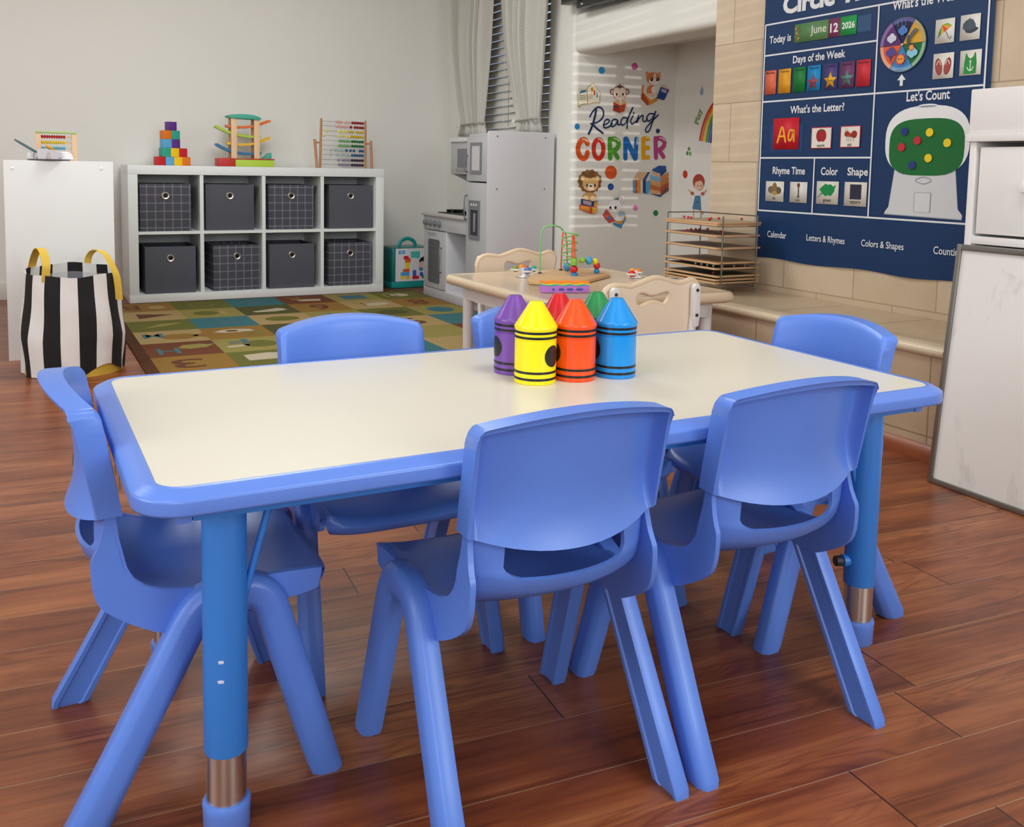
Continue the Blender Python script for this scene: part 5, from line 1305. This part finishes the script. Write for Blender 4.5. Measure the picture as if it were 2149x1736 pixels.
top = [(x0 - 1.78, y0 - 2.90, .013), (x0 - 1.78, y0 - 2.90, .10), (x0 - 1.78 + .003, y0 - 2.90, .160), (x0 - 1.78 + .018, y0 - 2.90, .183), (x0 - 1.78 + .05, y0 - 2.90 - .01, .188), (x1_ - 1.78 - .04, y1_ - 2.90 + .01, .180)]
P = spline(top, 6) + [Vector(h) for h in hel] + [Vector((x1_ - 1.78 + .012, y1_ - 2.90, .030)), Vector((x1_ - 1.78 + .012, y1_ - 2.90, .012))]
b = MB(); b.tube(P, .0030, 8); b.build('green_wire', GW, mz, sharp=80)
for (xa, xb, pyb, pyt, yy) in ((1177, 1190, 567, 487, 3.00), (1199, 1206, 560, 494, 2.86)):
    A0, A1, T0 = MZ(xa, pyb, yy), MZ(xb, pyb, yy), MZ((xa + xb) / 2, pyt, yy)
    b = MB(); b.tube(spline([(A0.x, A0.y, .012), (A0.x + .002, A0.y, T0.z * .6), (lerp(A0.x, T0.x, .5), A0.y, T0.z * .93), (T0.x, T0.y, T0.z), (lerp(A1.x, T0.x, .5), A0.y, T0.z * .93), (A1.x - .002, A0.y, T0.z * .6), (A1.x, A1.y, .012)], 6), .0030, 8); b.build('orange_wire', OW, mz, sharp=80)
for px, py, yy in ((1133, 574, y0), (1177, 567, 3.0)):
    p = MZ(px, py, yy); b = MB(); b.lathe([(0, 0), (.007, 0), (.007, .004), (0, .004)], 12, 0, (p.x, p.y, .013)); b.build('wire_socket', BLK, mz)
for px, py, c, r, sq in ((1204.5, 550, '#7cc23a', .0150, 1.1), (1204.5, 565, '#c81e2c', .0150, .9), (1205, 577, '#1f86cc', .0138, .75)):
    p = MZ(px, py, 2.83); b = MB()
    if sq > 1: b.cyl((p.x, p.y, p.z - .012), (p.x, p.y, p.z + .012), .0125, .0125, 16); o = b.build('bead', mat(c, .3, var=0), mz, bevel=.002)
    else: o = bead(mz, 'bead', c, p, r, 'Z', sq)
p = MZ(1190, 560, 2.97); bead(mz, 'bead', '#3a9ad0', p, .0165, 'X', .9)
arc = [MZ(px, py, 2.87) for px, py in ((1214, 551), (1222, 546), (1236, 545), (1247, 548), (1252, 558), (1251, 574))]
b = MB(); b.tube(spline(arc, 5), .0022, 6); b.build('bead_wire', OW, mz)
for px, py, c, r in ((1222, 546.5, '#8cc63a', .0115), (1236, 547, '#3fa6d8', .0150), (1249, 549, '#ecd420', .0125), (1252.5, 558, '#cc1f2c', .0135), (1252, 569.5, '#2688cc', .0115)):
    bead(mz, 'bead', c, MZ(px, py, 2.87), r, 'X', .92)
fm = thing('foam_block', 'purple foam block with wavy rainbow top layers on the beige table', 'toy', (1.568, 2.545, BH + .0002), rz=math.radians(-19))
def wavy(z0, z1, ph, amp=.0016):
    n = 24; P = []
    A_ = [[Vector((lerp(-.078, .078, i / n), y, z0 + (amp * math.sin(i * .9 + ph) if z0 > 0 else 0))) for y in (-.020, .020)] for i in range(n + 1)]
    B_ = [[Vector((lerp(-.078, .078, i / n), y, z1 + amp * math.sin(i * .9 + ph + (.8 if z1 < .03 else 0)))) for y in (-.020, .020)] for i in range(n + 1)]
    m = MB(); m.shell(B_, A_); return m
for nm, c, z0, z1, ph in (('purple_layer', '#b674cf', 0, .021, 0), ('teal_layer', '#2aa8a4', .021, .0255, .8), ('yellow_layer', '#e6cf3a', .0255, .029, 1.6), ('orange_layer', '#ef8d2c', .029, .035, 2.4)): wavy(z0, z1, ph).build(nm, mat(c, .8, var=.06, scale=60), fm, sharp=60)
b = MB()
for cx, rx in ((-.040, .005), (-.014, .010), (.014, .012), (.045, .013)): b.add([(cx + rx * math.cos(2 * PI * k / 14), -.0205, .010 + .0042 * math.sin(2 * PI * k / 14)) for k in range(14)], [tuple(range(14))])
b.build('print_spots', mat('#4a52a0', .8, var=0), fm, recalc=False)
def spinner(label, x, y, discs, s=1.0):
    t = thing('suction_spinner', label, 'toy', (x, y, BH), group='suction spinner toys')
    b = MB(); b.lathe([(0, 0.0003), (.027 * s, .0003), (.024 * s, .004), (.012 * s, .010), (.008 * s, .020), (.006 * s, .026), (0, .026)], 24); b.build('suction_base', mat('#e8e6e8', .25, var=0, alpha=1), t)
    for (dx, dy, dz, c, r) in discs:
        b = MB(); b.lathe([(0, 0), (r, 0), (r * 1.05, .003), (r, .006), (0, .006)], 20, 0, (dx, dy, dz)); d = b.build('disc', WPL, t)
        b = MB(); b.sphere((dx, dy, dz + .005), r * .8, 14, 0, (1, 1, .85)); b.build('coloured_dome', mat(c, .3, var=0), d)
        b = MB(); b.tube([(0, 0, .022), (dx * .9, dy * .9, dz + .002)], .004, 6); b.build('arm', WPL, t)
spinner('white suction spinner with olive and teal domes at left of the beige table', 1.648, 2.955, [(-.030, .012, .024, '#7c8c2c', .017), (.034, -.006, .024, '#2fa090', .017), (-.004, -.030, .021, '#5d6cae', .019), (.006, .030, .026, '#e0862e', .019), (.020, .022, .025, '#d0442e', .012)])
spinner('white suction spinner with red and orange domes at right of the beige table', 2.030, 2.80, [(-.024, -.010, .012, '#d02a2a', .018), (.014, .004, .016, '#e8862a', .017), (.004, .024, .018, '#f0a83c', .014)])

# ================================================================== wire rack of wooden puzzles on the hearth
HT = .3122
rk = thing('puzzle_rack', 'chrome wire rack holding wooden puzzles on the tiled hearth', 'rack', (2.437, 2.868, HT))
WIREC = mat('#8d8880', .28, metal=1.0, var=0)
rx, ry = .085, .1665; RH = .296
def rod(nm, pts, r=.0024, par=None):
    b = MB(); b.tube(pts, r, 7); return b.build(nm, WIREC, par or rk)
for sx in (-1, 1):
    for sy in (-1, 1): rod('upright', [(sx * rx, sy * ry, .0003), (sx * rx, sy * ry, RH)], .0030)
levels = [.024, .0375, .0485, .0620, .0920, .1110, .1680, .2150, .2560]
for z in levels:
    for sy in (-1, 1): rod('cross_wire', [(-rx, sy * ry, z), (rx, sy * ry, z)], .0012)
    rod('side_wire', [(rx, -ry, z), (rx, ry, z)], .0012)
    rod('side_wire', [(-rx, -ry, z), (-rx, ry, z)], .0012)
rod('top_wire', [(rx, -ry, RH), (rx, ry, RH)]); rod('top_wire', [(-rx, ry, RH), (rx, ry, RH)])
PZ_E = wood_material('puzzle_edge', '#c69c72', '#d8b188', 1, .5)
REDP = mat('#c42a38', .35, var=0); WHP = mat('#e8e6e0', .4, var=0)
BZ = [.0395, .0505, .0640, .0785, .0935, .1130, .1700, .2170, .2580, .2656]
boards = [(BZ[0], '#3c5444', 'dark green', 0, 0, 'lowest'), (BZ[1], '#46503a', 'mossy', 0, 0, 'second lowest'), (BZ[2], '#30483a', 'dark green', 3, 0, 'third lowest'), (BZ[4], '#2b3f33', 'deep green', 0, 7, 'with white pegs'), (BZ[5] + .0012, '#8d6f50', 'brown', 0, 0, 'above the pegs'), (BZ[6], '#8a7f76', 'greyish', 0, 0, 'third from the top'), (BZ[7], '#8f8176', 'brownish', 6, 0, 'next lower with red knobs'), (BZ[8], '#9d8b78', 'tan', 0, 0, 'under the topmost'), (BZ[9], '#a3937f', 'light tan', 8, 0, 'topmost with red knobs')]
for k, (z, c, cn, reds, whites, where) in enumerate(boards):
    t = thing('puzzle', '%s faced wooden puzzle board in the wire rack, %s' % (cn, where), 'puzzle', (2.437 + .002 * (k % 3), 2.868 + .001 * (k % 2), HT + z), rz=math.radians(.4 * (k % 3 - 1)), group='wooden puzzles in the wire rack')
    b = MB(); b.box(-.108, .108, -.158, .158, 0, .0070); b.build('board', PZ_E, t, bevel=.002)
    b = MB(); b.box(-.096, .096, -.146, .146, .0070, .0073); b.build('picture', mat(c, .5, var=.35, scale=28), t)
    if whites: kh = .75
    else: kh = 1.0
    rnd = random.Random(k)
    for q in range(reds + whites):
        px_, py2 = rnd.uniform(-.085, .085), rnd.uniform(-.125, .125)
        if whites: px_, py2 = (-.078, -.115 + q * .035) if q < 4 else (-.05 + (q - 4) * .055, -.135)
        b = MB(); b.lathe([(0, 0), (.0022, 0), (.0022, .004 * kh), (.0052, .006 * kh), (.0056, .009 * kh), (.003, .0110 * kh), (0, .0115 * kh)], 10, 0, (px_, py2, .0073)); b.build('knob', REDP if not whites else WHP, t)

# ================================================================== classroom wall chart
CHY, CHZ = 2.806, .440
CM = plane_M((2.611, CHY, CHZ), (0, -1, 0), (0, 0, 1))
NAVY = mat('#123562', .38, var=.05, scale=5, spec=.35); WHT = '#e2e4ea'
ch = thing('wall_chart', 'large navy classroom chart with white lettering hanging on the tiled wall', 'chart', M=CM)
CW_, CHH = .968, 1.075
A_ = []; B_ = []
for i in range(41):
    z = CHH * i / 40; r1, r2 = [], []
    for k in range(31):
        x = CW_ * k / 30; rip = .0045 * max(0, 1 - z / .17) ** 1.5 * (.5 + .5 * math.sin(k * .75 + .3)) ; zb = z + (.004 * math.sin(k * .5) * max(0, 1 - z / .05))
        r1.append(Vector((x, zb, -rip))); r2.append(Vector((x, zb, -rip - .0012)))
    A_.append(r1); B_.append(r2)
b = MB(); b.shell(A_, B_); b.build('chart_sheet', NAVY, ch, sharp=60)
L = Art(.0007)
def cx_(Y): return CHY - Y
def cz_(z): return z - CHZ
def ln(Y0, z0, Y1, z1, w_=.006): L.stroke([(cx_(Y0), cz_(z0)), (cx_(Y1), cz_(z1))], w_, WHT, smooth=False)
YL, YM, YR = 2.797, 2.262, 1.857
for z in (1.343, 1.048, .626): ln(YL, z, YR, z)
for z in (1.225, .831): ln(YL, z, YM, z)
for Y in (YL, YR): ln(Y, 1.343, Y, .626)
ln(YM, 1.343, YM, .626); ln(2.516, .831, 2.516, .626)
L.build('ruled_frame', ch)
def tx(s_, Y0, Y1, z0, z1, bold=.022, c=WHT, shear=0):
    A_ = Art(.0016); A_.txt(s_, cx_(Y0), cz_(z0), cx_(Y1), cz_(z1), c, bold, shear); A_.build('lettering', ch)
tx('Circle Time', 2.709, 2.215, 1.370, 1.442, .045); tx('Today is', 2.773, 2.661, 1.260, 1.297); tx('Days of the Week', 2.646, 2.397, 1.174, 1.211)
tx("What's the Letter?", 2.648, 2.390, .996, 1.026); tx("What's the Weather?", 2.207, 1.905, 1.316, 1.349); tx("Let's Count", 2.132, 1.972, 1.013, 1.046)
tx('Rhyme Time', 2.726, 2.560, .760, .797); tx('Color', 2.483, 2.404, .768, .797); tx('Shape', 2.361, 2.272, .760, .797)
tx('Calendar', 2.740, 2.640, .524, .549, .008); tx('Letters & Rhymes', 2.537, 2.358, .518, .549, .008); tx('Colors & Shapes', 2.285, 2.111, .518, .549, .008); tx('Counting', 1.998, 1.895, .516, .549, .008)
T_ = Art(.0016); T_.poly([(cx_(2.173), cz_(1.085)), (cx_(2.162), cz_(1.085)), (cx_(2.162), cz_(1.066)), (cx_(2.150), cz_(1.066)), (cx_(2.150), cz_(1.085)), (cx_(2.139), cz_(1.085)), (cx_(2.156), cz_(1.104))], WHT)
T_.build('arrow_print', ch)
PK = Art(.0008); PK.rect(cx_(2.352), cz_(1.262), cx_(2.292), cz_(1.318), '#33527e'); PK.rect(cx_(2.75), cz_(.855), cx_(2.578), cz_(.955), '#1c3f74'); PK.build('clear_pocket', ch)
G = Art(.0009)
def sup(cx, cy_, rx_, ry_, n_, N_=40): return [(cx + rx_ * math.copysign(abs(math.cos(a)) ** (2 / n_), math.cos(a)), cy_ + ry_ * math.copysign(abs(math.sin(a)) ** (2 / n_), math.sin(a))) for a in [2 * PI * k / N_ for k in range(N_)]]
gx = cx_(2.050)
body = [(cx_(2.165), cz_(.815)), (cx_(2.165), cz_(.79)), (cx_(2.182), cz_(.665)), (cx_(2.196), cz_(.648)), (cx_(2.198), cz_(.640)), (cx_(1.905), cz_(.636)), (cx_(1.903), cz_(.650)), (cx_(1.920), cz_(.668)), (cx_(1.936), cz_(.79)), (cx_(1.936), cz_(.815))]
G.poly([(x + .0, y) for x, y in body], '#8f98a4').poly([(lerp(x, gx, .018), y + .003) for x, y in body], '#cfd2d8')
G.poly(sup(gx, cz_(.884), .157, .113, 2.7), '#e6e8ec').poly(sup(gx, cz_(.864), .140, .092, 3.2), '#1d6a34').ell(gx, cz_(.996), .036, .006, '#e6e8ec').ell(gx, cz_(.994), .034, .003, '#8b97a6')
G.stroke([(cx_(2.165), cz_(.795)), (cx_(2.145), cz_(.782)), (cx_(2.125), cz_(.776))], .0016, '#6d7683').stroke([(cx_(1.936), cz_(.795)), (cx_(1.957), cz_(.782)), (cx_(1.975), cz_(.776))], .0016, '#6d7683')
G.stroke([(gx - .030, cz_(.757)), (gx, cz_(.768)), (gx + .030, cz_(.757)), (gx, cz_(.746))], .0016, '#6d7683', closed=True)
G.rect(gx - .031, cz_(.655), gx + .031, cz_(.718), '#8b929c').rect(gx - .029, cz_(.655), gx + .029, cz_(.7165), '#d3d6db')
G.build('gumball_print', ch)
# spinning weather wheel
wx, wy, wr = cx_(2.157), cz_(1.200), .0905
wh = thing('weather_wheel', 'round six coloured weather wheel on the navy chart', 'wheel', M=CM @ Matrix.Translation((wx, wy, .0024)))
b = MB(); b.lathe([(0, 0), (wr, 0), (wr, .0015), (0, .0015)], 56); b.build('disc', mat('#2a3a52', .4, var=0), wh)
Wd = Art(.0017)
for k, (a0, c, rim) in enumerate(((60, '#1c2350', '#5f5f9a'), (0, '#d9a63a', '#b9a870'), (-60, '#1f6b3c', '#8fb89a'), (-120, '#3f86c4', '#7fa8c8'), (-180, '#e2613a', '#e8a48c'), (-240, '#573270', '#8f6aa6'))):
    pts = [(0, 0)] + [(wr * .97 * math.cos(math.radians(a0 + 60 * q / 12)), wr * .97 * math.sin(math.radians(a0 + 60 * q / 12))) for q in range(13)]
    Wd.poly(pts, rim); Wd.poly([(x * .86, y * .86) for x, y in pts], c)
for k in range(6): Wd.stroke([(0, 0), (wr * .97 * math.cos(k * PI / 3), wr * .97 * math.sin(k * PI / 3))], .0012, '#1a2a3c', smooth=False)
def cloud(ax, ay, c, s=1.0):
    for dx, dy, r in ((-.010, 0, .010), (.002, .006, .012), (.012, -.001, .010), (0, -.006, .011)): Wd.ell(ax + dx * s, ay + dy * s, r * s, r * s * 1.05, c, n=14)
cloud(0, .045, '#4f7fc4', .9); cloud(-.042, .024, '#cdd3e2', .9); cloud(-.042, -.022, '#5a4a92', 1.0); Wd.poly([(-.046, -.034), (-.036, -.034), (-.042, -.056)], '#4a3c7c'); cloud(.042, -.030, '#8fc8e4', 1.0)
Wd.poly([(.024, .022), (.030, .012), (.062, .042), (.050, .048), (.040, .040)], '#5f6670').ell(.027, .012, .007, .016, '#4b525c')
for (ax, ay, r0, r1, c, c2) in ((0, -.048, .021, .014, '#e0482e', '#f09a3c'), (.040, -.014, .012, .008, '#e0482e', '#ee9a52')):
    Wd.poly([((r0 if q % 2 == 0 else r0 * .68) * math.cos(q * PI / 10) + ax, (r0 if q % 2 == 0 else r0 * .68) * math.sin(q * PI / 10) + ay) for q in range(20)], c); Wd.ell(ax, ay, r1, r1, c2, n=16)
for q in range(9): Wd.ell(-.016 + (q % 3) * .015, .062 + (q // 3) * .006, .0012, .0012, '#dfe6f2', n=8)
for sx in (-.005, .006): Wd.ell(sx, -.047, .0018, .0026, '#2a2420', n=8)
Wd.txt('Sunny', -.012, -.0855, .012, -.0805, '#24303c', .01)
Wd.build('wheel_print', wh); b = MB(); b.lathe([(0, 0), (.004, 0), (.003, .003), (0, .003)], 12, 0, (0, 0, .004)); b.build('pivot', mat('#d8d8d8', .4, var=0), wh)
# cards in the pockets
CGRP = 'cards in the pockets of the navy chart'
def card(label, Y0, Y1, z0, z1, base, draw=None, group=CGRP, name='pocket_card', cat='card', border=None, shape=None, lift=.0022):
    w_, h_ = Y0 - Y1, z1 - z0
    b = Art(.0)
    if shape: b.mb.prism(shape, 0, .0008, b.mi(base))
    else: b.mb.prism([(-w_ / 2, -h_ / 2), (w_ / 2, -h_ / 2), (w_ / 2, h_ / 2), (-w_ / 2, h_ / 2)], 0, .0008, b.mi(base))
    b.z = .0010
    if border: b.rect(-w_ / 2 + .003, -h_ / 2 + .003, w_ / 2 - .003, h_ / 2 - .003, border)
    if draw: draw(b, w_, h_)
    o = b.build(name, M=CM @ Matrix.Translation((cx_((Y0 + Y1) / 2), cz_((z0 + z1) / 2), lift))); return tag(o, label, cat, group)
DG = 'date cards of the navy chart'
def d_june(b, w_, h_):
    b.txt('June', -.002, -.018, .072, .020, '#e9e6dc', .0)
    for q in range(9): b.ell(-.066 + .008 * math.sin(q * 2.4), -.024 + q * .006, .004, .004, ('#b0584a', '#c9a23c', '#7c8c44')[q % 3], n=10)
card('sage green card reading June beside the words Today is', 2.643, 2.480, 1.257, 1.325, '#5f8a5a', d_june, DG)
card('plum card reading 12 in the middle of the date strip', 2.479, 2.426, 1.258, 1.324, '#7f3a62', lambda b, w_, h_: b.txt('12', -.018, -.016, .018, .016, '#f0eef2', .02), DG)
card('bright green card reading 2026 at the end of the date strip', 2.425, 2.353, 1.258, 1.324, '#2c9a52', lambda b, w_, h_: b.txt('2026', -.028, -.010, .028, .013, '#f2f4ee', .02), DG)
days = [('Monday', 2.787, 2.728, '#d9694c', 'coral'), ('Tuesday', 2.715, 2.652, '#dd9b22', 'amber'), ('Wednesday', 2.639, 2.578, '#157a38', 'green'), ('Thursday', 2.568, 2.506, '#1387c4', 'sky blue'), ('Friday', 2.490, 2.428, '#4b417e', 'violet'), ('Saturday', 2.416, 2.352, '#6d3a68', 'plum'), ('Sunday', 2.343, 2.283, '#c8303e', 'red')]
for nm, a, c2, col, cn in days:
    card('%s card reading %s in the row of day cards' % (cn, nm), a, c2, 1.075, 1.166, col, lambda b, w_, h_, nm=nm: b.txt(nm, -.024, .030, .024, .041, '#2a1c20', .015), 'day cards of the navy chart')
def star(r): return [((r if q % 2 == 0 else r * .45) * math.cos(PI / 2 + q * PI / 5), (r if q % 2 == 0 else r * .45) * math.sin(PI / 2 + q * PI / 5)) for q in range(10)]
for nm, Y, z, col, cn in (('Yesterday', 2.540, 1.105, '#9a4a5e', 'dusty red'), ('Today', 2.458, 1.106, '#e8b030', 'yellow'), ('Tomorrow', 2.383, 1.107, '#5f8a88', 'grey green')):
    card('%s star reading %s pinned over a day card' % (cn, nm), Y + .03, Y - .03, z - .03, z + .03, col, lambda b, w_, h_, nm=nm: b.txt(nm, -.015, -.005, .015, .004, '#33261c', .012), 'stars on the day cards', 'star_card', 'card', shape=star(.031), lift=.0036)
def d_aa(b, w_, h_):
    b.stroke([(-.042, -.032), (-.022, .028), (-.016, .024), (.0, -.030)], .0085, '#e8a82c', smooth=False); b.stroke([(-.034, -.010), (-.006, -.008)], .0075, '#e8a82c', smooth=False)
    b.stroke([(.040, .010), (.022, .012), (.014, -.010), (.020, -.026), (.032, -.018), (.040, .012), (.043, -.028)], .0078, '#e8a82c', sub=5)
card('red letter card reading Aa in yellow', 2.731, 2.598, .863, .981, '#c4182c', d_aa, 'letter and word cards')
def d_apple(b, w_, h_):
    b.ell(-.008, .008, .016, .022, '#9c2028').ell(.008, .008, .016, .022, '#a4242c').ell(0, .028, .009, .004, '#3c5a2a'); b.txt('apple', -.018, -.034, .018, -.022, '#3c3634', .01)
card('red bordered picture card of an apple', 2.536, 2.440, .864, .941, '#d2384a', d_apple, 'letter and word cards', border='#e2ddd6')
def d_ant(b, w_, h_):
    b.ell(-.014, .010, .012, .010, '#9c3420').ell(.002, .006, .012, .007, '#a84028').ell(.018, .008, .013, .013, '#94301c')
    for x in (-.012, -.003, .007, .018): b.stroke([(x, .002), (x - .003, -.010), (x - .001, -.016)], .0012, '#4a3a34', smooth=False)
    b.stroke([(-.018, .018), (-.022, .028)], .0011, '#4a3a34', smooth=False).stroke([(-.012, .019), (-.013, .029)], .0011, '#4a3a34', smooth=False); b.txt('ant', -.009, -.033, .009, -.023, '#3c3634', .01)
card('red bordered picture card of an ant', 2.400, 2.312, .866, .942, '#d2384a', d_ant, 'letter and word cards', border='#e2ddd6')
def d_fly(b, w_, h_): b.ell(-.018, .006, .018, .014, '#6d6250').ell(.018, .004, .018, .014, '#5f5648').ell(0, .016, .012, .018, '#8a6a34').ell(0, -.006, .014, .008, '#b08a4a').txt('fly', -.008, -.034, .008, -.022, '#4a4440', .01)
card('rhyme card with a fly picture and the word fly', 2.758, 2.662, .664, .741, '#dcd8d2', d_fly, 'rhyme cards')
def d_boy(b, w_, h_): b.ell(0, .026, .0075, .009, '#6a4a38').stroke([(0, .016), (.001, -.012)], .006, '#3a3a44', smooth=False).stroke([(0, -.010), (-.004, -.020)], .004, '#3a3a44', smooth=False).stroke([(.001, -.010), (.005, -.020)], .004, '#3a3a44', smooth=False).txt('boy', -.010, -.036, .010, -.024, '#4a4440', .01)
card('rhyme card with a small standing boy and the word boy', 2.630, 2.544, .664, .741, '#dcd8d2', d_boy, 'rhyme cards')
def d_green(b, w_, h_):
    b.poly([(.000 + (.034 + .004 * math.sin(q * 5.1)) * math.cos(2 * PI * q / 30), .010 + (.021 + .003 * math.sin(q * 4.3)) * math.sin(2 * PI * q / 30)) for q in range(30)], '#1a8a4a').poly([(.018, .018), (.040, .030), (.030, .006)], '#1a8a4a').stroke([(-.028, -.002), (-.044, -.018)], .005, '#6a9a78', smooth=False).txt('green', -.018, -.036, .018, -.024, '#3c3a38', .015)
card('picture card of a green paint blot reading green', 2.498, 2.396, .664, .746, '#dedad4', d_green, 'color and shape cards')
card('picture card of a dark square reading square', 2.369, 2.272, .662, .746, '#dedad4', lambda b, w_, h_: b.rect(-.024, -.018, .026, .034, '#2e2f44').txt('square', -.022, -.036, .024, -.024, '#3c3a38', .015), 'color and shape cards')
def d_umb(b, w_, h_):
    top = (-.010, .020); arcp = [(-.024, -.022), (-.014, -.010), (-.002, -.003), (.011, .004), (.026, .014)]; back = [(-.024, -.022), (-.021, -.002), (-.010, .020), (.010, .024), (.026, .014)]
    b.poly([top, back[1], arcp[0], arcp[1]], '#3a8a4a').poly([top, arcp[1], arcp[2]], '#e0a83c').poly([top, arcp[2], arcp[3]], '#d4552c').poly([top, arcp[3], arcp[4]], '#e0a83c').poly([top, arcp[4], back[3]], '#7ab03c')
    b.stroke([(.003, .0), (.016, -.022), (.021, -.026), (.025, -.019)], .0030, '#7c8698')
card('weather card with a rainbow umbrella', 2.037, 1.969, 1.188, 1.263, '#e4e0da', d_umb, 'clothes cards beside the weather wheel')
def d_cap(b, w_, h_):
    b.poly([(-.026, -.002), (-.024, .012), (-.014, .022), (-.002, .026), (.010, .022), (.018, .008), (.020, -.002), (.004, -.008), (-.014, -.010)], '#4f5b68').poly([(-.018, -.008), (.004, -.008), (.020, -.001), (.030, -.006), (.020, -.014), (.004, -.019), (-.012, -.016)], '#3c4652').stroke([(-.015, .020), (-.013, -.008)], .001, '#343d46', smooth=False).ell(-.002, .026, .0025, .0015, '#3c4652')
card('weather card with a dark grey cap', 1.949, 1.882, 1.188, 1.265, '#e4e0da', d_cap, 'clothes cards beside the weather wheel')
def d_flip(b, w_, h_):
    for s_ in (-1, 1): b.ell(s_ * .016, -.002, .0125, .027, '#8c3c3c', rot=s_ * -10).ell(s_ * .0158, -.002, .0095, .023, '#a24c4a', rot=s_ * -10).stroke([(s_ * .016 - .008, .004), (s_ * .016, .017), (s_ * .016 + .008, .004)], .0025, '#e8dcd8')
card('weather card with brown flip flops', 2.038, 1.965, 1.078, 1.157, '#e4e0da', d_flip, 'clothes cards beside the weather wheel')
def d_shirt(b, w_, h_):
    b.poly([(-.022, -.034), (.020, -.034), (.021, .000), (.017, .030), (.013, .030), (.009, .018), (0, .012), (-.009, .018), (-.013, .028), (-.017, .028), (-.021, .000)], '#2c8f46').stroke([(0, .002), (0, -.022)], .003, '#e8ece4', smooth=False).stroke([(-.010, -.014), (-.006, -.021), (0, -.024), (.006, -.021), (.010, -.014)], .003, '#e8ece4').stroke([(0, .007), (.003, .004), (0, .001), (-.003, .004)], .0016, '#e8ece4', closed=True)
card('weather card with a green anchor vest', 1.943, 1.871, 1.081, 1.157, '#e4e0da', d_shirt, 'clothes cards beside the weather wheel')
for (px, py, c, cn, where) in ((1899, 276, '#1b2f7c', 'dark blue', 'at the top left'), (1952, 278, '#e8cc1c', 'yellow', 'at the top'), (1926, 295, '#c01e30', 'red', 'in the middle'), (1989, 300, '#e8cc1c', 'yellow', 'farthest right'), (1893, 309, '#c01e30', 'red', 'at the left'), (1949, 332, '#e8cc1c', 'yellow', 'low down'), (1915, 347, '#1b2f7c', 'dark blue', 'lowest')):
    Y, z = on_x(px, py, 2.609)
    b = MB(); b.lathe([(0, 0), (.0135, 0), (.0135, .0022), (0, .0024)], 24); o = b.build('counting_dot', mat(c, .6, var=.03)); o.matrix_world = CM @ Matrix.Translation((cx_(Y), cz_(z), .0034))
    tag(o, '%s felt counting dot %s in the green gumball window' % (cn, where), 'counter', 'felt counting dots')

# ================================================================== white drawer cabinet on the hearth
dc = thing('drawer_cabinet', 'white drawer cabinet standing on the hearth in front of the navy chart', 'cabinet', (2.216, 1.607, .3168))
CWH = mat('#eceaea', .4, var=.015, scale=4)
def db(nm, x0, x1, y0, y1, z0, z1, par=None, bv=.002):
    b = MB(); b.box(x0 - 2.216, x1 - 2.216, y0 - 1.607, y1 - 1.607, z0 - .3168, z1 - .3168); return b.build(nm, CWH, par or dc, bevel=bv)
YA, YB = 1.607, 1.270
db('side_panel', 2.216, 2.56, YA - .018, YA, .3168, .862); db('side_panel', 2.216, 2.56, YB, YB + .018, .3168, .862)
db('back_panel', 2.55, 2.559, YB + .018, YA - .018, .3168, .862)
db('top_box', 2.212, 2.565, YB - .004, YA + .003, .884, .997, None, .004); db('lip', 2.206, 2.567, YB - .007, YA + .006, .862, .884, None, .003)
for z0, z1 in ((.625, .848), (.372, .592)):
    d = db('drawer', 2.220, 2.236, YB + .024, YA - .028, z0, z1)
    b = MB(); b.lathe([(0, 0), (.007, 0), (.006, .010), (.015, .016), (.0165, .022), (.013, .028), (0, .030)], 20, 0, (.004, (YB + YA) / 2 - 1.607 + .0, (z0 + z1) / 2 + .012 - .3168), Matrix.Rotation(-PI / 2, 3, 'Y')); b.build('knob', mat('#f0eeec', .25, var=0), d)
db('divider_rail', 2.218, 2.54, YB + .018, YA - .018, .598, .618); db('bottom_board', 2.22, 2.55, YB + .018, YA - .018, .335, .352)

# ================================================================== standing whiteboard
ub = Vector((-.030, -1, 0)).normalized(); vb = Vector((.058, 0, .604)); vb = (vb - ub * vb.dot(ub)).normalized()
WBM = plane_M((2.045, 1.541, .0003), ub, vb)
wb = thing('whiteboard', 'white dry erase board with grey frame standing on the floor before the hearth', 'whiteboard', M=WBM)
WL, WHH = .92, .606
FRM = mat('#8b8a86', .3, metal=.85, var=.03)
b = MB(); b.box(.008, WL - .008, .008, WHH - .008, -.010, .0); 
def wb_mat():
    t = NT('whiteboard_smudged'); A = t.sep(t.tc.outputs['Object'])
    n = t.noise(t.comb(t.math('MULTIPLY', A[0], 9.0), t.math('MULTIPLY', A[1], 4.5), 3.0), 1.0, 5, .65, .8)
    n2 = t.noise(t.comb(t.math('MULTIPLY', A[0], 3.0), t.math('MULTIPLY', A[1], 3.0), 7.0), 1.0, 2)
    k = t.math('MINIMUM', t.math('MAXIMUM', t.math('MULTIPLY', t.math('SUBTRACT', n, .57), 2.2), 0.0), .28)
    k = t.math('MULTIPLY', k, t.math('GREATER_THAN', n2, .40))
    t.color(t.mix(k, '#ecebea', '#949b96')); t.rough(.28); return t.m
b.build('writing_surface', wb_mat(), wb)
for nm, x0, x1, y0, y1 in (('frame_side', 0, .013, 0, WHH), ('frame_side', WL - .013, WL, 0, WHH), ('frame_top', .013, WL - .013, WHH - .015, WHH), ('frame_bottom', .013, WL - .013, 0, .013)):
    b = MB(); b.box(x0, x1, y0, y1, -.014, .006); b.build(nm, FRM, wb, bevel=.0025)
for xx in (.10, WL - .10):
    b = MB(); b.tube([(xx, WHH - .02, -.02), (xx, .07, -.098)], .007, 8); b.build('rear_leg', FRM, wb)
